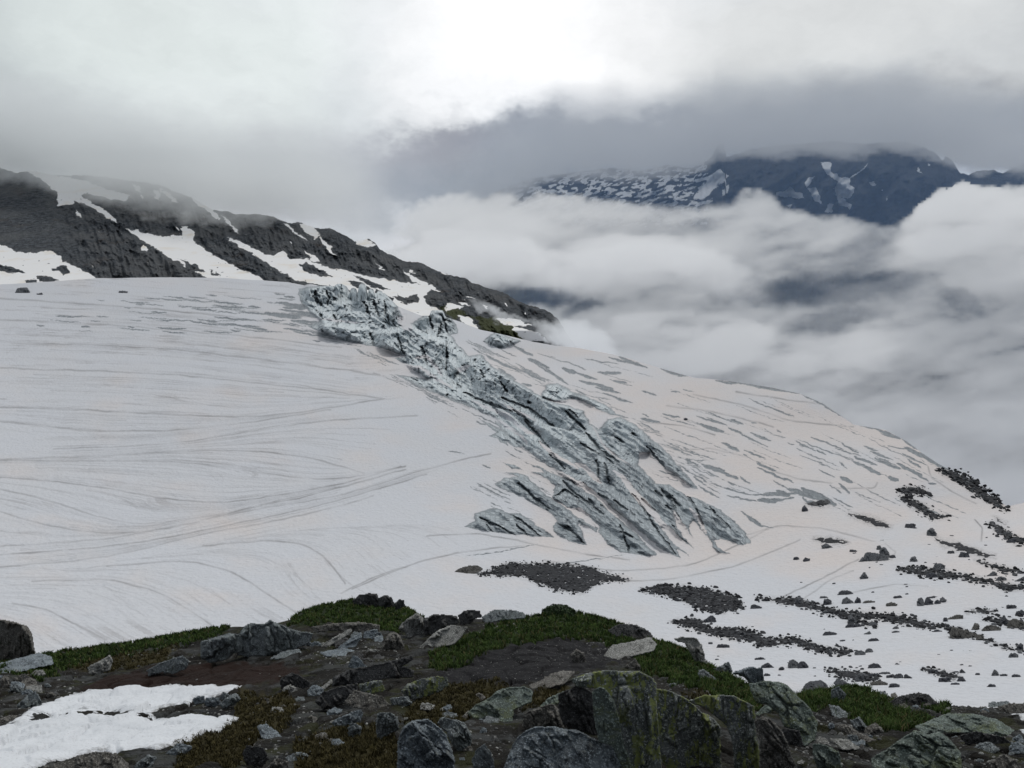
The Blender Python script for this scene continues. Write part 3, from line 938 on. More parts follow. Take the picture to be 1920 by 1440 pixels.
icec = g.mix(g.smooth(g.noise(g.obj, 0.30, 5, .6), 0.55, 0.70, 0, .5), icec, (.66, .68, .69))
dirty = g.mix(g.smooth(lay, .3, .65), (.20, .23, .255), (.41, .455, .48))
dirty = g.mix(g.smooth(lay2, 0.54, 0.60, 0, .8), dirty, (.06, .068, .08))
dirty = g.mix(g.smooth(lay2, 0.42, 0.36, 0, .45), dirty, (.60, .64, .66))
icec = g.mix(g.math('MULTIPLY', g.smooth(a_soil, .5, 1.0), .85), icec, dirty)
icec = g.mix(g.math('MULTIPLY', g.attr('streak'), .75), icec, g.mix(lay, (.10, .112, .128), (.21, .23, .25)))
icec = g.mix(g.math('MULTIPLY', g.attr('crack'), .8), icec, (.05, .07, .085))  # the shade deep in the cracks is put into the ice colour
rockc = g.mix(g.noise(g.obj, 1.6, 5, .7), (.008, .009, .012), (.034, .035, .040))
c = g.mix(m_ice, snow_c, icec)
c = g.mix(m_rock, c, rockc)
g.put(g.b.inputs['Base Color'], c)
g.put(g.b.inputs['Roughness'], g.mixf(m_ice, 0.85, 0.55))
cups = g.noise(g.obj, 0.8, 4, .65)
h = g.math('ADD', g.math('ADD', g.math('MULTIPLY', cups, 0.5), g.math('MULTIPLY', cup, .16)), g.math('MULTIPLY', lay, g.math('MULTIPLY', m_ice, .7)))
g.put(g.b.inputs['Normal'], g.bump(h, 0.55, 1.2))

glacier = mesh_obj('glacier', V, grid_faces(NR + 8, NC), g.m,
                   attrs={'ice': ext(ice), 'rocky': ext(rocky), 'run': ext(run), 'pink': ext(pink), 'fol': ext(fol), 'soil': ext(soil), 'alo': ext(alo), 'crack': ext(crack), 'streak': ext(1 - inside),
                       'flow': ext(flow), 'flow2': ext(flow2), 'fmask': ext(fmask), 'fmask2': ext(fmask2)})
setting(glacier, 'structure', 'glacier with snowfields and a broken icefall')

# ------------------------------------------------------------------ the rock ridge behind the glacier
CREST = [(-320, 150), (-100, 265), (0, 312), (30, 322), (60, 318), (110, 328), (160, 326), (200, 330), (240, 336), (270, 340), (300, 345), (330, 358),
         (360, 368), (400, 392), (425, 394), (440, 400), (480, 399), (510, 403), (540, 416), (565, 415), (580, 421), (600, 427), (620, 426), (650, 440),
         (665, 450), (690, 446), (703, 452), (712, 466), (740, 478), (760, 488), (790, 490), (820, 506), (850, 515), (870, 518), (885, 528),
         (910, 536), (940, 545), (970, 562), (1000, 572), (1020, 578), (1034, 586), (1044, 594), (1056, 612), (1075, 640), (1110, 690), (1160, 760)]
FOOT = [(-320, 600), (500, 600), (700, 640), (900, 690), (1160, 800)]
NC2, NR2 = 900, 300
rx = np.linspace(-300, 1150, NC2)
cr = interp_poly(CREST, rx) + 3.5 * fbm(xyz(rx / 26, 0, 5), 5, ridged=True) + 1.6 * fbm(xyz(rx / 5, 0, 8), 2)
ft = interp_poly(FOOT, rx)
RX = np.broadcast_to(rx, (NR2, NC2)).copy()
tv = np.linspace(0, 1, NR2)[:, None]
RY = ft + (cr - ft) * tv

base_y = 900 + 0.0 * RX
hgt = (RY.max(0) - RY)
RD = 780 + 3.2 * np.maximum(0, 620 - RY) + 0.16 * np.maximum(0, RX - 500)
# buttresses and gullies run down to the right
u = RX * 0.86 + RY * 0.5
v = -RX * 0.5 + RY * 0.86
but = fbm(xyz(RX / 95, (RY - 0.55 * RX) / 60, 2.0), 4, ridged=True).reshape(NR2, NC2)
flu = fbm(xyz((RX - 0.25 * RY) / 12, RY / 50, 7.0), 4, ridged=True).reshape(NR2, NC2)
fin = fbm(xyz(RX / 6, RY / 6, 3.0), 3, ridged=True).reshape(NR2, NC2)
env = sstep(1 - tv, 0.0, 0.12)
rwarp = fbm(xyz(RX / 14, RY / 9, 15.0), 4).reshape(NR2, NC2)
rwarp2 = fbm(xyz(RX / 14, RY / 9, 25.0), 4).reshape(NR2, NC2)
SX, SY = RX + 9 * rwarp, RY + 6 * rwarp2
RSNOW = [
    [(45, 300), (110, 330), (150, 335), (200, 355), (243, 367), (235, 376), (205, 372), (165, 362), (150, 366), (180, 384), (205, 398), (219, 418),
     (200, 408), (170, 388), (140, 376), (135, 384), (108, 386), (110, 365), (95, 350), (60, 325), (0, 312), (-60, 280)],
    [(0, 458), (25, 470), (60, 476), (95, 469), (110, 480), (130, 495), (140, 500), (165, 510), (185, 525), (150, 560), (-40, 560), (-60, 440)],
    [(236, 428), (262, 434), (290, 440), (305, 446), (325, 440), (342, 442), (338, 426), (352, 424), (366, 436), (362, 452), (375, 460), (390, 472), (420, 488), (450, 505), (480, 515), (505, 530), (430, 560),
     (385, 520), (350, 500), (320, 485), (295, 468), (265, 450)],
    [(425, 446), (450, 452), (470, 462), (500, 478), (515, 478), (530, 470), (545, 485), (575, 485), (610, 500), (650, 508), (690, 518), (730, 525), (760, 530), (800, 535), (812, 545), (795, 556),
     (800, 570), (830, 582), (790, 610), (740, 600), (700, 560), (640, 540), (560, 528), (520, 505), (480, 480), (450, 462)],
    [(840, 568), (870, 575), (852, 578), (835, 585)], [(858, 590), (880, 595), (895, 612), (898, 618), (880, 618), (868, 605)],
    [(930, 598), (960, 596), (985, 605), (1000, 610), (960, 612), (940, 606)],
    [(960, 612), (1000, 620), (1030, 640), (990, 640), (965, 622)],
    [(755, 505), (775, 518), (800, 530), (830, 548), (800, 540), (770, 525)], [(880, 555), (890, 560), (872, 556)], [(860, 565), (880, 572), (868, 574)],
    [(768, 506), (776, 506), (778, 512), (770, 512)], [(143, 391), (148, 400), (152, 410), (145, 406)], [(265, 462), (272, 459), (278, 466), (272, 472), (264, 470)],
    [(355, 366), (385, 380), (405, 398), (412, 414), (395, 400), (370, 385)], [(412, 400), (430, 415), (452, 440), (440, 432), (420, 412)],
    [(300, 352), (318, 362), (336, 382), (322, 378), (308, 364)], [(250, 345), (262, 350), (264, 362), (254, 358)], [(286, 358), (302, 358), (298, 374), (290, 370)],
    [(525, 412), (545, 425), (578, 452), (565, 446), (540, 426)], [(560, 420), (585, 420), (598, 440), (592, 450), (575, 436)], [(597, 440), (620, 462), (630, 480), (612, 468)],
    [(570, 468), (590, 480), (600, 492), (585, 488)], [(665, 452), (690, 448), (705, 460), (690, 464), (672, 460)],
    [(820, 500), (850, 520), (830, 512)], [(860, 630), (880, 640), (870, 642)],
    [(700, 488), (712, 500), (722, 508), (712, 505)], [(905, 570), (918, 574), (912, 580)],
]
RISLAND = [
    [(560, 496), (575, 492), (600, 505), (625, 520), (600, 518), (570, 508)], [(650, 525), (680, 530), (700, 545), (670, 540)],
    [(735, 555), (760, 558), (785, 552), (785, 568), (755, 568)], [(660, 515), (700, 528), (735, 545), (700, 540)],
    [(700, 540), (740, 560), (730, 575), (712, 560)], [(150, 475), (170, 480), (160, 484)],
    [(95, 505), (120, 495), (135, 512), (120, 514), (110, 508)], [(-20, 490), (20, 500), (50, 512), (20, 512), (-20, 505)],
    [(45, 525), (65, 522), (70, 530), (50, 532)], [(66, 518), (85, 516), (110, 526), (75, 528)], [(335, 485), (365, 495), (385, 510), (360, 508)], [(392, 505), (415, 518), (400, 516)],
]
rs = np.full(RX.shape, -30.0)
for p in RSNOW:
    poly_sdf(SX, SY, p, rs)
isl = np.full(RX.shape, -30.0)
for p in RISLAND:
    poly_sdf(SX, SY, p, isl)
speck = fbm(xyz((RX - RY * .6) / 10, (RY + RX * .4) / 22, 33.0), 4).reshape(NR2, NC2)
rs = np.maximum(rs, (speck - 0.40) * 30 * sstep(RX, 60, 300) - 1.5)
rs = np.minimum(rs, -isl)
rs = np.minimum(rs, (0.42 - fbm(xyz(RX / 7, RY / 4, 44.0), 3).reshape(NR2, NC2)) * 22)
GREEN = [[(822, 575), (850, 572), (880, 590), (925, 600), (960, 615), (985, 640), (940, 645), (900, 620), (895, 600), (870, 590), (850, 602)],
         [(905, 600), (930, 592), (960, 608), (1000, 635), (985, 648), (950, 640)]]
gr = np.full(RX.shape, -30.0)
for p in GREEN:
    poly_sdf(SX, SY, p, gr)
RD = RD - env * (1 - sstep(rs, -9, 0)) * (50 * (but - but.mean()) + 26 * (flu - flu.mean()) + 7 * (fin - fin.mean()))
RP = at(RX, RY, RD)
sk = []
for k in range(1, 7):
    q = RP[-1].copy()
    q[:, :2] *= 1 + 0.05 * k
    q[:, 2] -= 14 * k ** 1.3
    sk.append(q)
RV = np.concatenate([RP.reshape(-1, 3), np.concatenate(sk)])


def ext2(a):
    return np.concatenate([a.ravel()] + [a[-1].ravel()] * 6)


t = material('ridge_rock', .9, .2)
e = t.math('MULTIPLY', t.math('SUBTRACT', t.noise(t.obj, .25, 5, .65), .5), 5.0)
ms = t.smooth(t.math('ADD', t.attr('snow'), e), -.5, .5)
mg = t.smooth(t.math('ADD', t.attr('green'), t.math('MULTIPLY', e, 3)), -2, 3)
rc = t.mix(t.smooth(t.noise(t.obj, .11, 8, .78), .38, .66), (.034, .041, .051), (.145, .16, .178))
rc = t.mix(t.smooth(t.noise(t.mapping(t.obj, scale=(1, 1, .18)), .16, 5, .7), .5, .72, 0, .7), rc, (.135, .135, .135))
rc = t.mix(t.smooth(t.noise(t.mapping(t.obj, scale=(1, 1, .3)), .02, 4, .6), .55, .7, 0, .5), rc, (.095, .075, .062))
rc = t.mix(t.smooth(t.noise(t.obj, .012, 4, .6), .42, .62, 0, .6), rc, (.15, .155, .16))
rc = t.mix(mg, rc, t.mix(t.noise(t.obj, .2, 4), (.045, .055, .018), (.09, .10, .04)))
sc = t.mix(t.smooth(t.noise(t.obj, .03, 4, .6), .5, .75), (.88, .87, .86), (.82, .76, .68))
t.put(t.b.inputs['Base Color'], t.mix(ms, rc, sc))
hh = t.math('ADD', t.noise(t.obj, .22, 6, .7), t.noise(t.mapping(t.obj, scale=(1, 1, .2)), .35, 5, .65))
t.put(t.b.inputs['Normal'], t.bump(hh, t.mixf(ms, .9, .05), 6.0))
ridge = mesh_obj('mountain_ridge', RV, grid_faces(NR2 + 6, NC2), t.m, attrs={'snow': ext2(rs), 'green': ext2(gr)})
setting(ridge, 'structure', 'dark rock ridge with snow gullies behind the glacier')

# ------------------------------------------------------------------ the far mountain across the valley
CREST3 = [(500, 700), (700, 640), (800, 560), (850, 470), (890, 378), (940, 352), (1000, 332), (1060, 322), (1100, 318), (1150, 312), (1200, 318), (1250, 308), (1300, 312), (1335, 290), (1345, 270),
          (1358, 268), (1362, 292), (1400, 280), (1440, 272), (1500, 268), (1560, 262), (1620, 268), (1690, 262), (1720, 270), (1752, 282), (1768, 300), (1772, 290), (1784, 296), (1800, 322),
          (1815, 326), (1830, 318), (1862, 316), (1880, 322), (1905, 310), (1940, 290), (2060, 270), (2200, 260)]
NC3, NR3 = 620, 330
mx = np.linspace(520, 2180, NC3)
mc = interp_poly(CREST3, mx) + 4 * fbm(xyz(mx / 18, 0, 9), 4, ridged=True)
mt = np.linspace(0, 1, NR3)[:, None]
MX = np.broadcast_to(mx, (NR3, NC3)).copy()
MY = 1000 + (mc - 1000) * mt
MD = 6400 + 3.4 * (700 - MY)
mb = fbm(xyz(MX / 110, (MY + .35 * MX) / 90, 2.5), 5, ridged=True).reshape(NR3, NC3)
mf = fbm(xyz((MX + .3 * MY) / 22, MY / 60, 5.5), 4, ridged=True).reshape(NR3, NC3)
menv = sstep(1 - mt, 0, .1)
MD = MD - menv * (520 * mb + 130 * mf)
mw = fbm(xyz(MX / 18, MY / 12, 15.0), 4).reshape(NR3, NC3)
mw2 = fbm(xyz(MX / 18, MY / 12, 19.0), 4).reshape(NR3, NC3)
MSX, MSY = MX + 9 * mw, MY + 6 * mw2
MSNOW = [
    [(1540, 305), (1550, 302), (1560, 305), (1556, 318), (1562, 325), (1580, 330), (1590, 334), (1598, 350), (1603, 352), (1598, 368), (1588, 373), (1575, 366), (1565, 360), (1570, 340), (1558, 332), (1545, 320)],
    [(1455, 360), (1470, 358), (1484, 350), (1488, 360), (1505, 362), (1512, 374), (1495, 372), (1470, 368), (1455, 366)],
    [(1506, 340), (1515, 336), (1526, 330), (1520, 342), (1514, 350), (1508, 346)], [(1515, 352), (1530, 352), (1538, 368), (1542, 384), (1528, 378), (1520, 364)],
    [(1562, 350), (1575, 366), (1588, 378), (1598, 390), (1575, 384)], [(1632, 342), (1640, 338), (1643, 345), (1637, 350)], [(1652, 355), (1656, 354), (1656, 361)], [(1663, 370), (1668, 368), (1666, 378)],
    [(1550, 385), (1562, 382), (1560, 396), (1545, 400)], [(1575, 382), (1595, 384), (1590, 392)], [(1720, 312), (1726, 318), (1730, 328), (1724, 322)], [(1708, 292), (1718, 298), (1722, 303)],
    [(1330, 330), (1350, 318), (1364, 330), (1345, 352), (1318, 372), (1300, 372), (1318, 350)], [(1364, 345), (1370, 352), (1360, 366), (1352, 368)],
    [(1738, 305), (1744, 310), (1740, 312)], [(1476, 385), (1486, 382), (1482, 392)],
]
ms_ = np.full(MX.shape, -30.0)
for p in MSNOW:
    poly_sdf(MSX, MSY, p, ms_)
line_sdf(MX, MY, [(1628, 305), (1620, 316), (1600, 330), (1588, 338)], 1.3, ms_)
line_sdf(MX, MY, [(1550, 312), (1560, 330), (1580, 345)], 1.6, ms_)
streak = fbm(xyz((MX * .75 - MY * .9) / 17, (MX * .35 + MY) / 6.5, 3.0), 5, .62).reshape(NR3, NC3)
west = sstep(MX, 1375, 1320) * sstep(MX, 860, 960)
ms_ = np.maximum(ms_, (streak - 0.02) * 16 * west - 12 * (1 - west) - 20 * sstep(MY, 420, 450))
MP = at(MX, MY, MD)
sk = []
for k in range(1, 5):
    q = MP[-1].copy()
    q[:, :2] *= 1 + .06 * k
    q[:, 2] -= 160 * k ** 1.2
    sk.append(q)
MV = np.concatenate([MP.reshape(-1, 3), np.concatenate(sk)])
t = material('far_rock', .95, .1)
e = t.math('MULTIPLY', t.math('SUBTRACT', t.noise(t.obj, .03, 5, .65), .5), 5.0)
ms = t.smooth(t.math('ADD', t.attr('snow'), e), -.5, .5)
rc = t.mix(t.noise(t.obj, .006, 6, .7), (.02, .022, .026), (.045, .047, .05))
rc = t.mix(t.smooth(t.attr('low'), 470, 540), rc, (.02, .032, .03))
t.put(t.b.inputs['Base Color'], t.mix(ms, rc, (.66, .67, .68)))
t.put(t.b.inputs['Normal'], t.bump(t.noise(t.obj, .02, 6, .7), .8, 60.0))


def ext3(a):
    return np.concatenate([a.ravel()] + [a[-1].ravel()] * 4)


far = mesh_obj('far_mountain', MV, grid_faces(NR3 + 4, NC3), t.m, attrs={'snow': ext3(ms_), 'low': ext3(MY)})
setting(far, 'structure', 'far blue mountain between two layers of cloud')

# ------------------------------------------------------------------ clouds with depth, lit by the sky
def cloud(name, x0, x1, y0, y1, Yc, thick, density, colour, label, g=0.2, step=5.0, front=0.55, tmax=2400.0):
    """a closed body of cloud: its depth along the view at each place is given by thick(px, py) in metres"""
    nx, ny = int((x1 - x0) / step) + 1, int((y1 - y0) / step) + 1
    X, Yp = np.meshgrid(np.linspace(x0, x1, nx), np.linspace(y0, y1, ny))
    T = thick(X, Yp)
    edge_ = np.minimum(np.minimum(X - x0, x1 - X), np.minimum(Yp - y0, y1 - Yp))
    T = T * sstep(edge_, 0, 24)
    T = tmax * np.tanh(T / tmax)
    T = np.where(T < tmax * .0005, 0, T)
    yc = Yc(X, Yp) if callable(Yc) else np.full(X.shape, float(Yc))
    A = at(X, Yp, yc - T * front).reshape(-1, 3)
    B = at(X, Yp, yc + T * (1 - front)).reshape(-1, 3)
    n = len(A)
    flat = (T <= 0).ravel()
    bi = np.where(flat, np.arange(n), np.arange(n) + n)
    f = grid_faces(ny, nx)
    keep = ~flat[f].all(1)
    fa = f[keep][:, ::-1]
    fb = bi[f[keep]]
    V_ = np.concatenate([A, B])
    F_ = np.concatenate([fa, fb])
    used = np.unique(F_)
    m_ = np.zeros(2 * n, np.int64)
    m_[used] = np.arange(len(used))
    mat = bpy.data.materials.new(name)
    mat.use_nodes = True
    t = NT(mat.node_tree)
    t.n.clear()
    o = t.node('ShaderNodeOutputMaterial')
    pv = t.node('ShaderNodeVolumePrincipled')
    pv.inputs['Color'].default_value = (*colour, 1)
    pv.inputs['Density'].default_value = density
    pv.inputs['Anisotropy'].default_value = g
    t.l.new(pv.outputs[0], o.inputs['Volume'])
    ob = mesh_obj(name, V_[used], m_[F_], mat)
    return setting(ob, 'stuff', label)


def puff(X, Y, sx, sy, seed, oct_=5, gain=.55):
    return fbm(xyz(X / sx, Y / sy, seed), oct_, gain).reshape(X.shape)


def blob(X, Y, cx_, cy_, rx_, ry_, tilt=0.0):
    a = R(tilt)
    dx, dy = X - cx_, Y - cy_
    p, q = (dx * math.cos(a) + dy * math.sin(a)) / rx_, (-dx * math.sin(a) + dy * math.cos(a)) / ry_
    return p * p + q * q


def billow(X, Y, sx, sy, seed):
    return fbm(xyz(X / sx, Y / sy, seed), 4, .5, ridged=True).reshape(X.shape)


# the upper edge of the cloud that lies in the valley, in front of the far mountain
TOP = [(560, 520), (700, 470), (800, 440), (850, 410), (880, 395), (930, 388), (980, 372), (1010, 345), (1050, 358), (1100, 368), (1150, 368), (1200, 378), (1260, 380), (1330, 378), (1370, 372), (1400, 352), (1425, 342),
       (1445, 352), (1470, 378), (1500, 385), (1530, 396), (1560, 402), (1600, 400), (1630, 408), (1660, 412), (1690, 410), (1710, 398), (1730, 372), (1760, 352), (1790, 338), (1805, 335),
       (1820, 345), (1840, 350), (1870, 344), (1900, 345), (1960, 335), (2200, 330)]


def valley(X, Y):
    d = Y - interp_poly(TOP, X) + 20 * puff(X, Y, 60, 34, 3.1) - 9 * (billow(X, Y, 34, 24, 5.7) - .2)
    t_ = 40 * np.clip(d, 0, 16) ** 1.25 + 7 * np.clip(d - 16, 0, 60)
    big_ = puff(X, Y * 1.6 + .25 * X, 190, 90, 8.3)
    t_ += 420 * sstep(Y, 640, 900) + 700 * sstep(Y + 60 * puff(X, Y, 130, 60, 61.0), 590, 730)
    t_ *= np.clip(0.72 + 1.5 * big_, .12, 2.4)
    right = sstep(X, 1660, 1740)
    t_ *= 1 + 1.1 * right * sstep(Y, 560, 430)
    # gaps where the dark valley side shows
    for (cx_, cy_, rx_, ry_, tl, k) in [(1000, 556, 120, 26, 3, .96), (1090, 580, 50, 16, -20, .8), (1560, 545, 190, 42, -4, .82), (1570, 600, 110, 22, -10, .8), (1420, 545, 120, 30, 0, .6), (1800, 560, 60, 20, 30, .6), (1650, 450, 120, 40, -30, .5),
                                        (1330, 600, 100, 22, 0, .4), (1180, 425, 160, 18, 3, .4)]:
        b = blob(X + 30 * puff(X, Y, 50, 30, 2.2), Y + 22 * puff(X, Y, 50, 30, 4.2), cx_, cy_, rx_, ry_, tl)
        t_ *= 1 - k * sstep(b, 1.5, .15)
    t_ += 1500 * sstep(blob(X + 50 * puff(X, Y, 50, 30, 6.6), Y + 30 * puff(X, Y, 50, 30, 7.7), 900, 425, 150, 62, 0), 1.2, .1)
    for (cx_, cy_, rx_, ry_, tl, k) in [(900, 475, 140, 42, 4, 2.4), (1190, 475, 140, 36, 0, 2.2), (1280, 640, 160, 60, 0, 1.8), (1790, 410, 130, 66, -10, 2.0), (1480, 660, 200, 60, 0, .6)]:
        b = blob(X + 30 * puff(X, Y, 50, 30, 6.2), Y + 16 * puff(X, Y, 50, 30, 7.2), cx_, cy_, rx_, ry_, tl)
        t_ *= 1 + k * sstep(b, 1.3, .5)
    return t_


cloud('valley_cloud', 640, 2180, 320, 1010, 4300, valley, 0.0025, (.985, .985, .985), 'white cloud filling the valley in front of the far mountain')

PUFFS = [(660, 520), (720, 482), (745, 468), (790, 460), (840, 447), (880, 438), (905, 443), (935, 437), (965, 446), (990, 440), (1012, 458), (1060, 470), (1110, 458), (1180, 443), (1250, 445), (1330, 462), (1400, 490), (1460, 520)]


def cumulus(X, Y):
    d = Y - interp_poly(PUFFS, X) + 7 * puff(X, Y, 40, 26, 43.1) - 8 * (billow(X, Y, 26, 18, 45.7) - .2)
    low = sstep(Y - interp_poly(PUFFS, X) + 26 * puff(X, Y, 50, 30, 47.7), 105, 15)
    body = 24 * np.clip(d, 0, 12) ** 1.2 + 4.5 * np.clip(d - 12, 0, 40)
    return body * low * sstep(X, 650, 740) * sstep(X, 1470, 1300) * np.clip(1.1 - .5 * billow(X, Y, 60, 34, 49.1), .3, 2)


cloud('cumulus_cloud', 630, 1490, 400, 620, 3000, cumulus, 0.0042, (.985, .985, .985), 'bright puffy bank of cloud behind the end of the ridge', step=3.0, tmax=900.0)

LOW = [(500, 300), (700, 400), (800, 440), (850, 440), (890, 418), (930, 390), (980, 364), (1020, 344), (1060, 330), (1110, 326), (1180, 330), (1220, 326), (1270, 320), (1330, 305), (1345, 292), (1400, 292), (1460, 292), (1540, 290), (1600, 288),
       (1660, 283), (1700, 280), (1730, 286), (1770, 300), (1800, 312), (1850, 318), (1920, 325), (2200, 330)]


def ceiling(X, Y):
    d = interp_poly(LOW, X) - Y + 24 * puff(X, Y, 70, 26, 13.1) + 6 * puff(X, Y, 18, 10, 15.7)
    up = sstep(interp_poly(LOW, X) - Y + 30 * puff(X, Y, 90, 50, 3.9), 190, 40) * sstep(X + 70 * puff(X, Y, 70, 60, 33.1), 770, 1000)
    return (26 * np.clip(d + 14, 0, 30) ** 1.2 + 3 * np.clip(d - 16, 0, 60)) * up


cloud('ceiling_cloud', 640, 2180, 90, 480, 5200, ceiling, 0.0016, (.80, .825, .86), 'grey cloud hanging over the top of the far mountain', g=0.0)  # shade of the cloud base is put into the greyer scattering colour

FOGLOW = [(-300, 312), (0, 322), (40, 326), (120, 346), (180, 364), (250, 376), (330, 388), (400, 398), (440, 404), (520, 398), (600, 402), (700, 420), (900, 430)]


def fog(X, Y):
    d = interp_poly(FOGLOW, X) - Y + 26 * puff(X, Y, 80, 40, 23.1) + 8 * puff(X, Y, 24, 14, 25.7)
    up = sstep(interp_poly(FOGLOW, X) - Y, 200, 30)
    return 2.1 * np.clip(d + 26, 0, 90) ** 1.12 * sstep(X, 760, 520) * up


cloud('ridge_cloud', -330, 780, 90, 470, lambda X, Y: 760 + 2.85 * np.clip(620 - Y, 0, 330), fog, 0.0105, (.97, .985, .985), 'low cloud wrapped round the top of the rock ridge', tmax=420.0)


def wisp(X, Y):
    t_ = 0 * X
    for (cx_, cy_, rx_, ry_, tl, k) in [(905, 577, 32, 10, 25, .4), (935, 592, 28, 11, 15, .5), (1030, 625, 42, 18, 35, .5), (1065, 632, 46, 34, 20, 1.0), (1100, 645, 60, 40, 30, 1.2), (975, 598, 26, 7, 10, .3)]:
        b = blob(X + 22 * puff(X, Y, 26, 20, 2.2), Y + 18 * puff(X, Y, 26, 20, 4.2), cx_, cy_, rx_, ry_, tl)
        t_ += k * sstep(b, 1.4, 0) ** 1.4
    return 75 * t_


cloud('valley_mist', 830, 1190, 520, 720, lambda X, Y: 770 + 0 * X, wisp, 0.022, (.97, .98, .99), 'thin mist drifting over the end of the rock ridge', step=3.0, tmax=260.0)


def air(X, Y):
    return 700 * sstep(X, 840, 1020) * sstep(X, 2170, 2000) * sstep(Y, 150, 300)


cloud('distant_haze', 520, 2180, 120, 780, 5800, air, 0.00042, (.48, .68, .98), 'thin blue air over the deep valley', g=0.0, step=20.0, tmax=4000.0)

# ------------------------------------------------------------------ the near slope
FD = [(-200, 1520, 4.0), (960, 1520, 3.8), (2120, 1520, 4.0), (0, 1440, 6.0), (480, 1440, 5.6), (960, 1440, 5.0), (1440, 1440, 5.2), (1920, 1440, 5.6),
      (0, 1370, 8.2), (300, 1370, 8.0), (700, 1370, 6.6), (1100, 1370, 6.3), (1500, 1370, 6.8), (1920, 1370, 8.0), (0, 1290, 11.5), (300, 1290, 11.3),
      (700, 1290, 9.5), (1000, 1290, 9.0), (1300, 1290, 9.0), (1500, 1310, 9.3), (1750, 1335, 10.0), (1920, 1338, 10.6), (0, 1240, 14.5), (200, 1225, 15.5),
      (450, 1200, 16), (560, 1160, 18), (700, 1140, 20), (900, 1170, 16.5), (1050, 1150, 18.5), (1200, 1190, 16), (1300, 1225, 14.2), (1400, 1285, 11),
      (-200, 1250, 14), (2120, 1340, 10.6), (-200, 1440, 6), (2120, 1440, 5.6)]
FD = np.array(FD, float)
front_Y = TPS(FD[:, :2], np.log(FD[:, 2]), 300, 100, 1e-3)
FTOP = [(-260, 1245), (-100, 1238), (0, 1236), (70, 1230), (100, 1223), (250, 1206), (350, 1187), (420, 1176), (500, 1173), (545, 1162), (565, 1148), (600, 1136),
        (660, 1125), (730, 1128), (765, 1140), (790, 1158), (860, 1160), (930, 1161), (1000, 1156), (1050, 1150), (1085, 1150), (1150, 1166), (1210, 1190), (1250, 1206),
        (1300, 1226), (1330, 1250), (1400, 1285), (1440, 1305), (1500, 1304), (1530, 1298), (1560, 1296), (1600, 1290), (1620, 1293), (1680, 1310), (1750, 1319),
        (1800, 1325), (1870, 1328), (1920, 1328), (2160, 1334)]
NCF, NRF = 1080, 380
fx = np.linspace(-230, 2150, NCF)
ftop = interp_poly(FTOP, fx) + 1.5 * fbm(xyz(fx / 14, 0, 2), 3)
fv = np.linspace(0, 1, NRF)[:, None]
FX = np.broadcast_to(fx, (NRF, NCF)).copy()
FY = 1540 + (ftop - 1540) * fv
FDm = np.exp(front_Y(FX, FY))
FP = at(FX, FY, FDm)
lump = fbm(FP.reshape(-1, 3) * 0.9, 5, ridged=True).reshape(NRF, NCF)
fine = fbm(FP.reshape(-1, 3) * 4.5, 4).reshape(NRF, NCF)
ed_, du_, dv_, rn_ = worley(FP[..., 0] * 2.1, FP[..., 1] * 1.5, 71)
slab = (rn_[..., 0] - .5) * .07 + du_ * (rn_[..., 1] - .5) * .16 + dv_ * (rn_[..., 2] - .3) * .14 - .04 * (1 - sstep(ed_, 0, .15))
FP[..., 2] += slab * sstep(fv, 1.0, 0.93) * .8
FP[..., 2] += ((lump - lump.mean()) * 0.075 + fine * 0.03) * sstep(fv, 1.0, 0.9)


def ground_at(px, py):
    """point of the near slope seen at a pixel"""
    px, py = np.asarray(px, float), np.asarray(py, float)
    c = np.clip((px - fx[0]) / (fx[1] - fx[0]), 0, NCF - 1.001)
    tp = np.interp(px, fx, ftop)
    r = np.clip((1540 - py) / (1540 - tp), 0, 1) * (NRF - 1.001)
    ci, ri = c.astype(int), r.astype(int)
    cf, rf = (c - ci)[..., None], (r - ri)[..., None]
    return (FP[ri, ci] * (1 - cf) * (1 - rf) + FP[ri, ci + 1] * cf * (1 - rf) + FP[ri + 1, ci] * (1 - cf) * rf + FP[ri + 1, ci + 1] * cf * rf)


GRASS = [
    [(540, 1168), (565, 1148), (600, 1135), (660, 1122), (700, 1128), (760, 1138), (788, 1152), (770, 1166), (745, 1184), (700, 1178), (640, 1172), (580, 1172)],
    [(800, 1244), (830, 1215), (880, 1190), (930, 1172), (1000, 1156), (1050, 1148), (1100, 1150), (1150, 1163), (1205, 1186), (1180, 1205), (1140, 1213), (1100, 1196), (1040, 1192), (980, 1206), (900, 1226), (840, 1252)],
    [(-80, 1245), (90, 1226), (200, 1208), (330, 1188), (425, 1172), (430, 1180), (390, 1195), (330, 1210), (250, 1220), (180, 1235), (110, 1256), (60, 1262), (0, 1262)],
    [(1215, 1203), (1260, 1205), (1300, 1222), (1340, 1255), (1400, 1282), (1428, 1300), (1418, 1326), (1360, 1312), (1290, 1292), (1230, 1272), (1190, 1250)],
    [(1490, 1304), (1560, 1290), (1610, 1285), (1640, 1300), (1690, 1330), (1740, 1345), (1700, 1372), (1650, 1378), (1600, 1352), (1560, 1332), (1520, 1334)],
    [(1726, 1314), (1780, 1322), (1775, 1342), (1740, 1336)],
    [(60, 1262), (90, 1240), (105, 1250), (100, 1268), (70, 1274)],
]
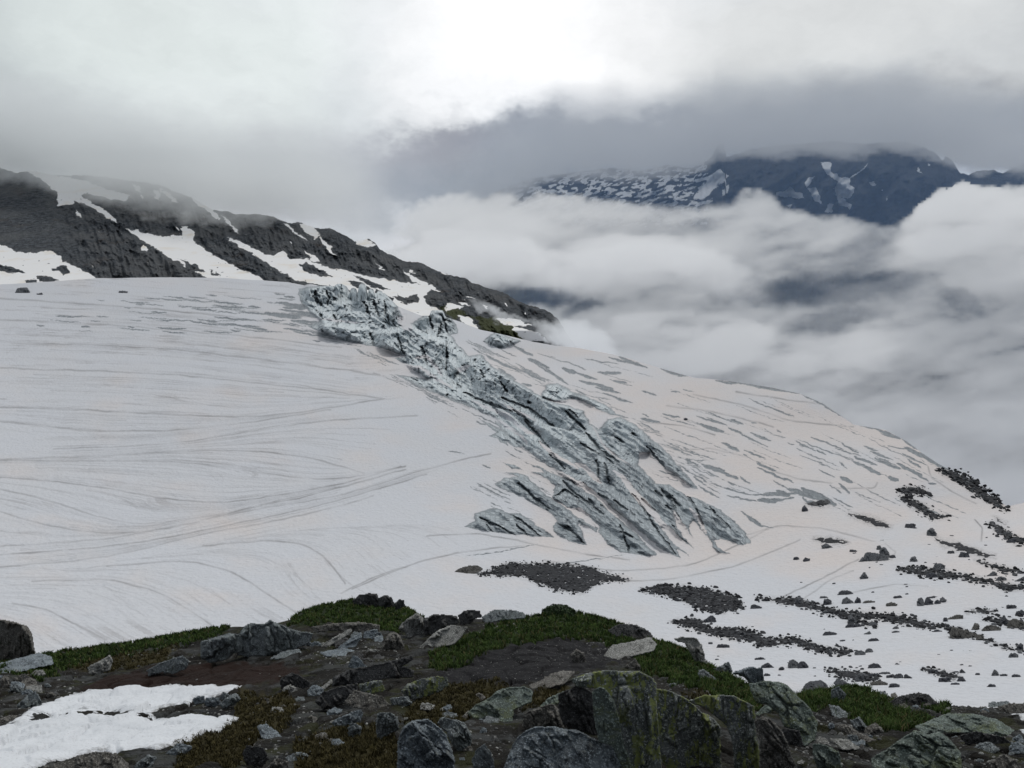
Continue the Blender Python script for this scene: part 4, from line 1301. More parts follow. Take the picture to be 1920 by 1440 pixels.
DRY = [
    [(756, 1345), (780, 1306), (840, 1288), (920, 1280), (962, 1290), (930, 1310), (890, 1340), (860, 1362), (800, 1362), (770, 1352)],
    [(560, 1450), (556, 1390), (620, 1368), (700, 1362), (744, 1392), (742, 1450)],
    [(450, 1300), (560, 1312), (540, 1360), (470, 1400), (420, 1384), (440, 1350)],
    [(1000, 1300), (1060, 1285), (1072, 1300), (1010, 1322), (985, 1332)],
    [(1330, 1270), (1400, 1290), (1425, 1320), (1370, 1318)], [(130, 1250), (240, 1225), (330, 1215), (300, 1240), (200, 1258)],
    [(1280, 1300), (1300, 1303), (1335, 1308), (1300, 1312)], [(340, 1400), (430, 1370), (470, 1400), (440, 1445), (330, 1440)],
]
REDSOIL = [[(140, 1300), (200, 1270), (300, 1250), (420, 1240), (560, 1245), (575, 1280), (450, 1288), (300, 1290), (180, 1305)]]
MUD = [[(828, 1262), (870, 1228), (960, 1206), (1060, 1196), (1140, 1215), (1175, 1242), (1120, 1256), (1080, 1262), (1020, 1277), (960, 1287), (880, 1287), (838, 1282)],
       [(390, 1330), (470, 1325), (475, 1345), (400, 1346)]]
fw = fbm(xyz(FX / 22, FY / 12, 3), 4).reshape(NRF, NCF)
fw2 = fbm(xyz(FX / 22, FY / 12, 13), 4).reshape(NRF, NCF)


def zone(polys):
    o = np.full(FX.shape, -30.0)
    for p in polys:
        poly_sdf(FX + 22 * fw, FY + 14 * fw2, p, o)
    return o


z_grass, z_dry, z_red, z_mud = zone(GRASS), zone(DRY), zone(REDSOIL), zone(MUD)
sk = []
for k in range(1, 9):
    q = FP[-1].copy()
    q[:, :2] *= 1 + 0.03 * k
    q[:, 2] -= 0.25 * k ** 1.7
    sk.append(q)
FV = np.concatenate([FP.reshape(-1, 3), np.concatenate(sk)])


def extf(a):
    return np.concatenate([a.ravel()] + [a[-1].ravel()] * 8)


t = material('near_soil', .95, .2)
e = t.math('MULTIPLY', t.math('SUBTRACT', t.noise(t.obj, 3.0, 5, .65), .5), 9.0)


def zn(name, lo=-2.0, hi=2.0):
    return t.smooth(t.math('ADD', t.attr(name), e), lo, hi)


base = t.mix(t.smooth(t.noise(t.obj, 1.3, 5, .65), .35, .7), (.006, .0055, .0045), (.024, .021, .017))
base = t.mix(t.smooth(t.noise(t.obj, 14, 3, .6), .62, .70), base, (.10, .10, .10))
base = t.mix(t.smooth(t.noise(t.obj, 2.3, 4, .6), .50, .62, 0, .8), base, (.026, .028, .009))
base = t.mix(t.smooth(t.noise(t.obj, 1.9, 5, .65), .50, .60, 0, .75), base, t.mix(t.noise(t.mapping(t.obj, scale=(1, 1, .4)), 12, 5, .7), (.018, .019, .02), (.10, .105, .105)))
base = t.mix(zn('red', -4, 6), base, t.mix(t.noise(t.obj, 3, 4), (.010, .005, .0035), (.027, .013, .009)))
mud = t.mix(t.noise(t.obj, 4, 5, .7), (.008, .008, .009), (.022, .021, .023))
mud = t.mix(t.smooth(t.noise(t.obj, 26, 2, .5), .69, .72), mud, (.22, .22, .21))
base = t.mix(zn('mud'), base, mud)
base = t.mix(zn('dry', -5, 4), base, t.mix(t.noise(t.obj, 5, 4, .7), (.018, .015, .006), (.06, .05, .018)))
base = t.mix(zn('grass', -3, 3), base, t.mix(t.noise(t.obj, 6, 4, .6), (.008, .014, .004), (.022, .034, .010)))
t.put(t.b.inputs['Base Color'], base)
t.put(t.b.inputs['Normal'], t.bump(t.math('ADD', t.noise(t.obj, 6, 6, .7), t.math('MULTIPLY', t.noise(t.obj, 30, 3, .6), .4)), .9, .08))
ground = mesh_obj('ground', FV, grid_faces(NRF + 8, NCF), t.m, attrs={'grass': extf(z_grass), 'dry': extf(z_dry), 'red': extf(z_red), 'mud': extf(z_mud)})
setting(ground, 'structure', 'dark stony slope with grass in front of the glacier')

# the old snow lying on it
PATCH = [(-140, 1380), (0, 1356), (40, 1342), (93, 1317), (133, 1302), (187, 1295), (213, 1293), (247, 1288), (300, 1287), (360, 1284), (417, 1287), (447, 1286), (470, 1289), (443, 1301),
         (405, 1306), (362, 1312), (355, 1320), (300, 1327), (280, 1335), (300, 1343), (333, 1347), (367, 1343), (400, 1343), (430, 1346), (452, 1350), (433, 1363), (400, 1377), (360, 1397),
         (327, 1407), (293, 1417), (260, 1413), (233, 1417), (200, 1409), (173, 1412), (150, 1416), (117, 1427), (93, 1435), (50, 1450), (0, 1462), (-140, 1480)]
PATCH2 = [(1892, 1339), (1905, 1336), (1930, 1336), (1960, 1345), (1940, 1356), (1905, 1346)]
PATCH3 = [(1906, 1377), (1925, 1372), (1960, 1380), (1930, 1386)]


def snowpatch(name, poly, label, thick, x0, x1, y0, y1, step=1.6):
    X, Yp = np.meshgrid(np.arange(x0, x1, step), np.arange(y0, y1, step))
    w = 2.2 * fbm(xyz(X / 12, Yp / 7, 3.3), 3).reshape(X.shape)
    s = poly_sdf(X, Yp + w, poly, far=60.0)
    G = ground_at(X, Yp)
    d = fbm(G.reshape(-1, 3) * 1.3, 4).reshape(X.shape)
    d2 = fbm(G.reshape(-1, 3) * 5.0, 3, ridged=True).reshape(X.shape)
    band = sstep(np.abs(Yp - (1336 + 4 * np.sin(X / 40)) - 6), 12, 2) * sstep(X, 30, 70) * sstep(X, 350, 300)
    zz = np.where(s > 0, thick * np.sqrt(np.clip(s / 9, 0, 1)) * (1 + .6 * sstep(s, 5, 40)), s * 0.12) + (0.035 * d + .006 * d2) * sstep(s, 0, 14)
    zz = zz - band * .035 * (1.2 + d2) * sstep(s, 3, 10)
    smoothed = ground_at(X, Yp)
    smoothed[..., 2] += zz
    keep = s > -6
    f = grid_faces(*X.shape)
    f = f[keep.ravel()[f].all(1)]
    used = np.unique(f)
    m_ = np.zeros(X.size, np.int64)
    m_[used] = np.arange(len(used))
    t = material(name, .7, .3)
    c = t.mix(t.smooth(t.noise(t.obj, 1.2, 5, .6), .35, .7), (.69, .71, .74), (.62, .64, .67))
    gr_ = t.smooth(t.noise(t.obj, 9.0, 5, .75), .52, .62)
    c = t.mix(t.smooth(t.noise(t.obj, 40, 3, .7), .56, .66, 0, .4), c, (.30, .30, .30))
    c = t.mix(t.math('MULTIPLY', t.attr('rim'), t.smooth(t.noise(t.obj, 14, 5, .75), .42, .6, 0, .8)), c, (.16, .15, .14))
    c = t.mix(t.math('MULTIPLY', t.attr('dirt'), gr_), c, (.07, .075, .08))
    t.put(t.b.inputs['Base Color'], c)
    t.put(t.b.inputs['Normal'], t.bump(t.noise(t.obj, 7, 5, .6), .4, .08))
    o = mesh_obj(name, smoothed.reshape(-1, 3)[used], m_[f], t.m, attrs={'dirt': band.ravel()[used], 'rim': sstep(s, 7, 0).ravel()[used]})
    return setting(o, 'structure', label)


snowpatch('snow_patch', PATCH, 'old snow lying in the hollow of the near slope', .035, -150, 490, 1270, 1490)
snowpatch('snow_patch', PATCH2, 'small scrap of snow at the edge of the near slope', .03, 1880, 1970, 1328, 1364)
snowpatch('snow_patch', PATCH3, 'lower small scrap of snow beside the flat slab', .03, 1896, 1970, 1366, 1392)

# ------------------------------------------------------------------ rocks
def rock_material(name, dark, light, lichen=0.0, speck=0.0, green=0.0, scale=1.0, brown=0.0, strata=(1, 1, .3)):
    t = material(name, .85, .3)
    o = t.obj
    st = t.mapping(o, rot=(0.15, .25, 0), scale=tuple(.45 + .55 * v for v in strata))
    n1 = t.noise(o, 3.2 * scale, 8, .78)
    n2 = t.noise(st, 9 * scale, 5, .7)
    c = t.mix(t.smooth(n1, .32, .68), dark, light)
    c = t.mix(t.smooth(n2, .50, .66, 0, .75), c, tuple(v * .28 for v in dark))
    c = t.mix(t.smooth(t.noise(st, 24 * scale, 4, .7), .58, .66, 0, .55), c, tuple(min(1, v * 1.7) for v in light))
    if brown:
        c = t.mix(t.smooth(t.noise(o, 1.4 * scale, 4, .6), .48, .62, 0, brown), c, (.055, .036, .024))
    if green:
        c = t.mix(t.smooth(t.noise(st, 3.0 * scale, 5, .68), .44, .60, 0, green), c, (.055, .075, .048))
    c = t.mix(t.smooth(t.noise(o, 60 * scale, 4, .75), .54, .62, 0, .5), c, tuple(v * .3 for v in dark))
    c = t.mix(t.smooth(t.noise(o, 75 * scale, 3, .7), .56, .62, 0, .7), c, tuple(min(1, v * 2.3) for v in light))
    if lichen:
        l = t.smooth(t.noise(st, 9.0 * scale, 7, .80), .525, .55, 0, 1)
        l = t.math('MULTIPLY', l, t.smooth(t.noise(o, 1.6 * scale, 3, .5), .36, .50, 0, lichen))
        c = t.mix(l, c, t.mix(t.noise(o, 20 * scale, 3), (.20, .24, .085), (.40, .43, .15)))
    if speck:
        l = t.smooth(t.noise(o, 22 * scale, 4, .65), .60, .64, 0, speck)
        c = t.mix(l, c, (.27, .29, .28))
    t.put(t.b.inputs['Base Color'], c)
    h = t.math('ADD', t.math('MULTIPLY', n2, .7), t.noise(o, 38 * scale, 6, .8))
    t.put(t.b.inputs['Normal'], t.bump(h, .95, .035 / scale))
    return t.m


M = {
    'schist': rock_material('grey_schist', (0.102, 0.115, 0.122), (0.278, 0.307, 0.317), speck=.55, green=.25),
    'blue': rock_material('blue_schist', (0.097, 0.115, 0.131), (0.278, 0.317, 0.344), speck=.85),
    'lichen': rock_material('lichen_rock', (.095, .105, .105), (.34, .36, .35), lichen=1.0, green=.6, speck=.55, strata=(1.3, 1.3, .2)),
    'green': rock_material('green_schist', (0.094, 0.115, 0.102), (0.242, 0.288, 0.260), green=.5, speck=.5, lichen=.25, strata=(.35, 1, 1)),
    'dark': rock_material('dark_rock', (0.034, 0.034, 0.035), (0.112, 0.112, 0.112), brown=.5, speck=.18),
    'brown': rock_material('brown_rock', (0.084, 0.078, 0.068), (0.223, 0.214, 0.196), brown=.4, speck=.25),
    'pale': rock_material('pale_rock', (0.131, 0.131, 0.122), (0.372, 0.372, 0.354), speck=.3, brown=.2),
    'far': rock_material('glacier_boulder', (.028, .030, .038), (.085, .09, .105), scale=.22),
    'fargrey': rock_material('grey_glacier_boulder', (.055, .06, .07), (.15, .155, .165), scale=.22),
    'farbrown': rock_material('brown_glacier_boulder', (.06, .058, .055), (.14, .135, .125), scale=.22),
}


def stone_material(name, dark, light, scale):
    t = material(name, .85, .3)
    c = t.mix(t.attr('tone'), dark, light)
    c = t.mix(t.smooth(t.noise(t.obj, scale, 5, .7), .45, .65, 0, .6), c, tuple(.35 * v for v in dark))
    t.put(t.b.inputs['Base Color'], c)
    return t.m


M['rubble'] = stone_material('rubble_stone', (.008, .009, .012), (.13, .135, .145), 2.0)
M['loose'] = stone_material('loose_stone', (.05, .05, .05), (.38, .38, .36), 9.0)


def rock(outline, mat, label, lean=0.7, bulge=1.0, dip=None, depth=None, push=0.0, name='boulder', seed=None, step=1.5, rough=1.0, foot=None, group=None):
    """a rock with a traced outline, standing where its foot meets the ground, faceted and thick"""
    p = np.asarray(outline, float)
    sd_ = int(abs(p.sum() * 7)) % 9973 if seed is None else seed
    r = np.random.default_rng(sd_)
    x0, y0 = p.min(0) - 3
    x1, y1 = p.max(0) + 3
    W, H = x1 - x0, y1 - y0
    X, Yp = np.meshgrid(np.arange(x0, x1 + step, step), np.arange(y0, y1 + step, step))
    size = min(W, H * 1.4)
    wa = min(2.6, .05 * size + .35)
    nxs = max(3.0, size * .16)
    s = poly_sdf(X + wa * fbm(xyz(X / nxs, Yp / nxs, sd_ % 97), 3).reshape(X.shape), Yp + wa * fbm(xyz(X / nxs, Yp / nxs, 50 + sd_ % 97), 3).reshape(X.shape), p, far=max(W, H))
    inside_ = s > 0
    cx_, cy_ = p[:, 0].mean(), p[:, 1].mean()
    fy = p[:, 1].max() if foot is None else foot
    if depth is None:
        q = ground_at(cx_, fy - .04 * H)
        Y0 = float(q[1]) + push
    else:
        Y0 = depth
    k = Y0 / F                                                    # metres per pixel
    # facets: the lowest of a few tilted planes, and a bevel from the outline inwards
    R_ = .5 * min(W, H)
    D = np.full(X.shape, R_ * bulge)
    for i in range(11):
        a = r.uniform(0, 2 * math.pi) if i > 1 else (-math.pi / 2 + r.uniform(-.5, .5))
        sl = r.uniform(.25, .9)
        off = R_ * r.uniform(.35, .8) * bulge
        ox, oy = cx_ + r.uniform(-.2, .2) * W, cy_ + r.uniform(-.2, .2) * H
        D = np.minimum(D, off - sl * bulge * (-(math.cos(a) * (X - ox)) - math.sin(a) * (Yp - oy)))
    D = np.minimum(D, 1.5 * bulge * np.sqrt(np.clip(s, 0, None) * max(1.0, R_ * .35)))
    D = np.maximum(D, .06 * R_)
    dp = R(r.uniform(50, 80) if dip is None else dip)
    U = X * math.cos(dp) + Yp * math.sin(dp)
    Vv = -X * math.sin(dp) + Yp * math.cos(dp)
    # layers along the dip, cracks and roughness (in pixels)
    n_ = fbm(xyz(Vv / max(2.5, .13 * size), U / max(6, .9 * size), sd_ % 31), 4, .6, ridged=True).reshape(X.shape)
    n2_ = fbm(xyz(X / max(2.2, .1 * size), Yp / max(2.2, .1 * size), sd_ % 37), 4, .6).reshape(X.shape)
    n3_ = fbm(xyz(Vv / max(4, .3 * size), U / max(8, 1.4 * size), 7 + sd_ % 31), 2, .5, ridged=True).reshape(X.shape)
    crack = np.clip((n3_ - .62) / .2, 0, 1)
    ed, fu, fv_, fr = worley((U + 5 * n2_) / max(7, .55 * size), (Vv + 4 * n2_) / max(4, .24 * size), sd_ % 211)
    chunk = (fr[..., 0] - .5) * 1.4 + fu * (fr[..., 1] - .5) * 2.4 + fv_ * (fr[..., 2] - .5) * 2.8 - 1.1 * (1 - sstep(ed, 0, .12))
    ed2, fu2, fv2, fr2 = worley((U + 3 * n2_) / max(4, .2 * size), (Vv + 3 * n2_) / max(2.6, .09 * size), 1 + sd_ % 211)
    chunk += .45 * ((fr2[..., 0] - .5) * 1.4 + fu2 * (fr2[..., 1] - .5) * 2.4 + fv2 * (fr2[..., 2] - .5) * 2.4 - .9 * (1 - sstep(ed2, 0, .16)))
    amp = min(9.0, .075 * size) * rough
    fadein = sstep(s, 0, .14 * R_ + 1)
    D = D + fadein * (amp * .55 * (n_ - .2) + amp * .45 * n2_ - amp * 1.1 * crack + amp * 1.15 * chunk)
    Df = np.where(inside_, np.clip(D, .03, None), 0) * k
    back = np.where(inside_, 1.3 * np.sqrt(np.clip(s, 0, None) * R_ * .6) + 1, 0) * k
    up = np.clip(fy - Yp, -20, None)
    plane = Y0 + lean * up * k + .25 * R_ * k * bulge
    A = at(X, Yp, plane - Df).reshape(-1, 3)
    B = at(X, Yp, plane + back).reshape(-1, 3)
    nn = len(A)
    out = ~inside_.ravel()
    bi = np.where(out, np.arange(nn), np.arange(nn) + nn)
    f = grid_faces(*X.shape)
    f = f[~out[f].all(1)]
    Fc = np.concatenate([f[:, ::-1], bi[f]])
    V_ = np.concatenate([A, B])
    used = np.unique(Fc)
    m_ = np.zeros(2 * nn, np.int64)
    m_[used] = np.arange(len(used))
    V_ = V_[used]
    o_ = V_.mean(0)
    o_[2] = V_[:, 2].min()
    ob = mesh_obj(name, V_ - o_, m_[Fc], M[mat])
    ob.location = o_
    return thing(ob, label, 'rock', group)


NEAR = [
    ([(-70, 1156), (0, 1162), (12, 1164), (28, 1167), (48, 1174), (60, 1190), (64, 1218), (67, 1232), (30, 1240), (-70, 1246)], 'brown', 'tall blocky brown rock standing at the left edge of the slope', dict(lean=.12, bulge=.7, dip=88)),
    ([(-30, 1252), (0, 1244), (25, 1237), (75, 1225), (96, 1232), (100, 1245), (60, 1253), (38, 1259), (0, 1263), (-30, 1266)], 'blue', 'flat grey slab lying at the foot of the tall left rock', dict(lean=3.0, bulge=.3)),
    ([(54, 1268), (66, 1258), (80, 1256), (86, 1264), (75, 1269)], 'pale', 'small pale green stone below the flat left slab', dict(lean=1.2)),
    ([(165, 1251), (185, 1241), (200, 1233), (205, 1228), (211, 1240), (208, 1252), (201, 1259), (180, 1265), (168, 1263)], 'pale', 'cracked grey stone with an upright flake on the brown bank', dict(lean=.8)),
    ([(32, 1323), (50, 1305), (66, 1296), (76, 1312), (78, 1321), (62, 1329), (40, 1332)], 'schist', 'pointed grey rock just above the left end of the snow patch', dict(lean=.6)),
    ([(-20, 1358), (0, 1348), (20, 1341), (33, 1342), (22, 1352), (0, 1359)], 'brown', 'low brown rock at the left edge touching the snow patch', dict(lean=1.2)),
    ([(376, 1204), (397, 1197), (430, 1188), (449, 1190), (456, 1204), (452, 1222), (437, 1226), (423, 1237), (392, 1243), (378, 1233)], 'schist', 'left half of the long grey outcrop under the grass bank', dict(lean=.35, bulge=.6, dip=80)),
    ([(446, 1192), (461, 1173), (472, 1168), (494, 1172), (506, 1162), (517, 1167), (530, 1173), (552, 1182), (586, 1189), (580, 1205), (552, 1217), (526, 1226), (481, 1233), (446, 1228)], 'schist', 'right half of the long grey outcrop with a pointed top', dict(lean=.4, bulge=.6, dip=78)),
    ([(276, 1257), (298, 1245), (314, 1239), (342, 1230), (354, 1239), (350, 1252), (324, 1264), (302, 1260), (278, 1268)], 'schist', 'small ribbed grey outcrop above the red soil', dict(lean=.5, bulge=.6, dip=75)),
    ([(600, 1213), (630, 1193), (657, 1179), (660, 1183), (641, 1199), (617, 1211)], 'pale', 'upper of two long thin slabs leaning to the right', dict(lean=1.0, bulge=.7, dip=-32, name='rock_slab')),
    ([(634, 1214), (659, 1196), (676, 1186), (678, 1196), (666, 1212), (641, 1218)], 'blue', 'lower and broader of two slabs leaning to the right', dict(lean=1.0, bulge=.6, dip=-32, name='rock_slab')),
    ([(586, 1176), (620, 1170), (670, 1167), (712, 1172), (712, 1188), (690, 1192), (672, 1196), (665, 1184), (620, 1182), (588, 1186)], 'brown', 'low rock ledge edging the grass knoll', dict(lean=.6, bulge=.6, name='rock_ledge')),
    ([(653, 1249), (663, 1229), (672, 1233), (688, 1253), (665, 1256)], 'blue', 'wedge of blue grey slate standing above the long dark ledge', dict(lean=.5, name='rock_slab')),
    ([(716, 1212), (729, 1188), (740, 1186), (749, 1192), (757, 1211), (753, 1224), (729, 1225), (717, 1220)], 'brown', 'pyramid shaped brown boulder below the grass knoll', dict(lean=.6)),
    ([(747, 1178), (762, 1162), (781, 1150), (792, 1158), (797, 1181), (794, 1194), (766, 1196), (759, 1184)], 'pale', 'pale pinkish boulder with upright streaks right of the grass knoll', dict(lean=.35, dip=82)),
    ([(795, 1162), (811, 1153), (832, 1153), (856, 1156), (861, 1166), (849, 1174), (822, 1181), (804, 1196), (796, 1186)], 'dark', 'dark brown boulder between the pale boulder and the crest', dict(lean=.4)),
    ([(785, 1217), (804, 1196), (822, 1181), (849, 1172), (877, 1177), (867, 1190), (852, 1207), (822, 1214), (798, 1219)], 'pale', 'rounded pale boulder with a rough top beside the dark grass', dict(lean=1.0, bulge=.8, dip=20)),
    ([(860, 1155), (871, 1145), (886, 1145), (899, 1146), (903, 1155), (888, 1162), (879, 1173), (864, 1170)], 'dark', 'small black rock on the crest near the middle', dict(lean=.4)),
    ([(661, 1127), (676, 1115), (691, 1113), (706, 1114), (709, 1122), (711, 1136), (691, 1140), (665, 1134)], 'dark', 'leftmost of three dark blocks on top of the grass knoll', dict(lean=.3)),
    ([(710, 1122), (723, 1116), (734, 1121), (738, 1130), (738, 1141), (719, 1142), (711, 1136)], 'dark', 'middle of three dark blocks on top of the grass knoll', dict(lean=.3)),
    ([(740, 1132), (749, 1125), (757, 1126), (759, 1142), (740, 1143)], 'dark', 'rightmost and smallest dark block on the grass knoll', dict(lean=.2)),
    ([(622, 1286), (627, 1269), (654, 1256), (691, 1250), (719, 1244), (744, 1237), (772, 1229), (775, 1236), (752, 1250), (776, 1257), (773, 1270), (747, 1271), (719, 1273), (672, 1282)], 'dark', 'long dark ledge with a pale top edge across the slope', dict(lean=.5, bulge=.5, dip=78, name='rock_ledge')),
    ([(594, 1295), (622, 1274), (624, 1279), (609, 1291)], 'pale', 'thin pale slab tilted at the left end of the long dark ledge', dict(lean=1.6, bulge=.5, name='rock_slab')),
    ([(673, 1284), (706, 1276), (715, 1277), (721, 1294), (715, 1304), (677, 1298)], 'lichen', 'square lichen covered block under the long dark ledge', dict(lean=.4)),
    ([(646, 1316), (664, 1294), (687, 1300), (715, 1306), (729, 1321), (709, 1335), (692, 1331), (651, 1323)], 'brown', 'smooth brown slab in front of the square lichen block', dict(lean=.8, bulge=.5, rough=.4)),
    ([(731, 1310), (764, 1306), (772, 1317), (769, 1331), (752, 1330), (735, 1322)], 'schist', 'grey flat topped block right of the smooth brown slab', dict(lean=.5)),
    ([(753, 1296), (764, 1283), (790, 1274), (814, 1269), (837, 1271), (841, 1285), (824, 1296), (799, 1306), (775, 1311), (760, 1306)], 'lichen', 'long lichen spotted block beside the brown moss', dict(lean=.4, bulge=.8)),
    ([(708, 1338), (730, 1336), (745, 1345), (748, 1367), (734, 1373), (709, 1388), (705, 1360)], 'schist', 'upright squared block with pale edges above the dry grass', dict(lean=.2, dip=85)),
    ([(622, 1354), (650, 1340), (674, 1330), (680, 1337), (675, 1353), (651, 1360), (630, 1364)], 'blue', 'angular slab left of the upright squared block', dict(lean=.6)),
    ([(744, 1446), (746, 1390), (756, 1364), (771, 1352), (801, 1348), (818, 1360), (837, 1379), (848, 1409), (853, 1430), (850, 1460), (744, 1460)], 'blue', 'large blue grey boulder with pale speckles at the bottom edge', dict(lean=.55, bulge=.8, foot=1480, dip=40)),
    ([(820, 1355), (827, 1346), (852, 1349), (871, 1356), (884, 1379), (882, 1401), (863, 1411), (850, 1398), (837, 1372)], 'schist', 'ribbed grey rock tucked behind the large speckled boulder', dict(lean=.5, dip=55)),
    ([(886, 1424), (895, 1405), (908, 1396), (919, 1409), (926, 1428), (925, 1456), (890, 1456)], 'schist', 'small knobbly rock at the bottom edge in a dark gap', dict(lean=.3, foot=1480)),
    ([(876, 1337), (895, 1321), (921, 1307), (932, 1296), (955, 1289), (983, 1288), (999, 1296), (995, 1316), (977, 1324), (962, 1332), (961, 1352), (940, 1355), (917, 1344), (902, 1348), (889, 1351)], 'green', 'broad rounded green grey boulder in the middle of the slope', dict(lean=1.0, bulge=.7, dip=25)),
    ([(992, 1286), (1015, 1276), (1034, 1264), (1056, 1258), (1078, 1260), (1067, 1271), (1056, 1283), (1024, 1289), (1002, 1294)], 'brown', 'flat purplish slab at the lower edge of the bare mud', dict(lean=2.6, bulge=.35, name='rock_slab')),
    ([(1082, 1288), (1071, 1274), (1099, 1263), (1127, 1258), (1199, 1259), (1221, 1270), (1232, 1283), (1230, 1315), (1234, 1371), (1242, 1460), (1190, 1460), (1174, 1411), (1163, 1366), (1152, 1312), (1130, 1291)], 'lichen', 'tall boulder with a flat top and lichen streaked upright face', dict(lean=.35, bulge=.55, foot=1480, dip=86)),
    ([(1110, 1298), (1124, 1288), (1134, 1292), (1151, 1315), (1161, 1352), (1167, 1392), (1192, 1455), (1176, 1455), (1148, 1398), (1123, 1390), (1114, 1340)], 'green', 'leaning sliver of rock split from the tall lichen boulder', dict(lean=.2, bulge=.7, foot=1480, dip=70)),
    ([(1048, 1302), (1085, 1284), (1112, 1300), (1119, 1342), (1126, 1388), (1090, 1374), (1058, 1358), (1048, 1332)], 'dark', 'dark block in the shade left of the tall lichen boulder', dict(lean=.2, bulge=.6)),
    ([(983, 1338), (1015, 1325), (1037, 1320), (1056, 1340), (1074, 1364), (1060, 1375), (1030, 1373), (1000, 1375), (980, 1362)], 'brown', 'shaggy brown rock behind the big bottom boulder', dict(lean=.4, dip=70)),
    ([(945, 1440), (957, 1409), (968, 1386), (987, 1369), (1004, 1363), (1039, 1362), (1052, 1367), (1086, 1371), (1118, 1388), (1137, 1394), (1161, 1407), (1182, 1427), (1190, 1462), (943, 1462)], 'blue', 'wide bluish boulder with diagonal cracks at the bottom edge', dict(lean=.9, bulge=.6, foot=1480, dip=52)),
    ([(1229, 1290), (1262, 1298), (1290, 1313), (1316, 1336), (1339, 1349), (1352, 1365), (1350, 1404), (1354, 1462), (1238, 1462), (1230, 1340)], 'lichen', 'great slanting face covered in yellow green lichen', dict(push=.45, lean=.3, bulge=.55, foot=1480, dip=80)),
    ([(1292, 1314), (1320, 1304), (1374, 1304), (1388, 1312), (1413, 1324), (1417, 1376), (1424, 1414), (1425, 1462), (1380, 1462), (1374, 1390), (1360, 1357), (1340, 1340), (1320, 1326)], 'lichen', 'dark capped pillar with a bright lichen patch', dict(push=.25, lean=.2, bulge=.6, foot=1480, dip=86, seed=77)),
    ([(1416, 1352), (1431, 1343), (1449, 1352), (1466, 1372), (1477, 1396), (1489, 1430), (1492, 1462), (1424, 1462), (1425, 1402)], 'brown', 'rough purple grey boulder right of the lichen pillar', dict(lean=.25, bulge=.8, foot=1480)),
    ([(1406, 1283), (1434, 1278), (1459, 1278), (1476, 1286), (1491, 1301), (1519, 1329), (1533, 1357), (1528, 1388), (1507, 1400), (1496, 1372), (1470, 1362), (1460, 1336), (1440, 1322), (1418, 1316), (1409, 1298)], 'green', 'large smooth greenish slab sloping down to the right', dict(lean=.8, bulge=.55, dip=50, rough=.7)),
    ([(1416, 1339), (1438, 1320), (1462, 1308), (1468, 1332), (1449, 1332), (1431, 1344)], 'green', 'pale green ledge under the large smooth slab', dict(lean=1.0)),
    ([(1339, 1255), (1367, 1241), (1373, 1260), (1355, 1264)], 'schist', 'pointed grey tooth of rock sticking out of the right grass', dict(lean=.4)),
    ([(1374, 1261), (1408, 1250), (1418, 1254), (1429, 1251), (1433, 1281), (1408, 1283), (1396, 1270)], 'blue', 'jagged upright rock on the right hand crest', dict(lean=.2, dip=84)),
    ([(1310, 1258), (1320, 1256), (1343, 1274), (1320, 1279), (1311, 1269)], 'schist', 'single grey stone lying in the dark grass', dict(lean=.8)),
    ([(1263, 1198), (1281, 1195), (1305, 1197), (1315, 1209), (1321, 1230), (1325, 1247), (1306, 1243), (1296, 1226), (1285, 1206)], 'pale', 'grass topped rock edge dropping to the snow on the right', dict(lean=.4, bulge=.7)),
    ([(1130, 1232), (1149, 1210), (1189, 1202), (1219, 1195), (1231, 1208), (1226, 1220), (1185, 1229), (1151, 1239)], 'pale', 'flat pale ledge right of the bare mud', dict(lean=2.2, bulge=.4, name='rock_ledge', dip=20)),
    ([(1140, 1183), (1162, 1170), (1192, 1172), (1215, 1183), (1224, 1194), (1200, 1198), (1162, 1196)], 'dark', 'dark rounded outcrop on the crest right of the shrub', dict(lean=.8, bulge=.7)),
    ([(1070, 1228), (1080, 1218), (1095, 1225), (1099, 1243), (1084, 1248), (1073, 1238)], 'brown', 'single brown stone resting on the bare mud', dict(lean=.4)),
    ([(1173, 1249), (1191, 1236), (1205, 1260), (1176, 1261)], 'brown', 'triangular stone behind the flat topped tall boulder', dict(lean=.4)),
    ([(903, 1158), (928, 1143), (962, 1145), (984, 1150), (983, 1158), (947, 1162), (909, 1168)], 'schist', 'low flat rock on the crest left of the shrub', dict(lean=1.0, bulge=.7)),
    ([(1558, 1318), (1560, 1294), (1572, 1287), (1586, 1303), (1580, 1317)], 'schist', 'upright grey stone at the upper edge of the right grass', dict(lean=.3)),
    ([(1555, 1322), (1572, 1325), (1593, 1342), (1580, 1350), (1561, 1340)], 'schist', 'grey slab lying in the right grass', dict(lean=1.5, bulge=.5, name='rock_slab')),
    ([(1594, 1352), (1611, 1345), (1628, 1367), (1608, 1374)], 'schist', 'dark grey wedge below the slab in the right grass', dict(lean=.6)),
    ([(1570, 1358), (1590, 1360), (1608, 1373), (1641, 1388), (1627, 1392), (1590, 1376)], 'brown', 'long brown slab pointing down to the right', dict(lean=1.4, bulge=.6, name='rock_slab')),
    ([(1556, 1385), (1590, 1387), (1614, 1404), (1579, 1405)], 'pale', 'pale flat slab below the long brown slab', dict(lean=2.0, bulge=.6, name='rock_slab')),
    ([(1524, 1396), (1546, 1396), (1573, 1411), (1578, 1438), (1560, 1452), (1538, 1450), (1527, 1426)], 'green', 'blocky stone with a pale slanting top near the bottom edge', dict(lean=.4, foot=1480)),
    ([(1664, 1318), (1686, 1306), (1723, 1299), (1744, 1305), (1755, 1319), (1721, 1330), (1686, 1330)], 'dark', 'domed dark rock on the right hand crest against the snow', dict(lean=.8, bulge=.8)),
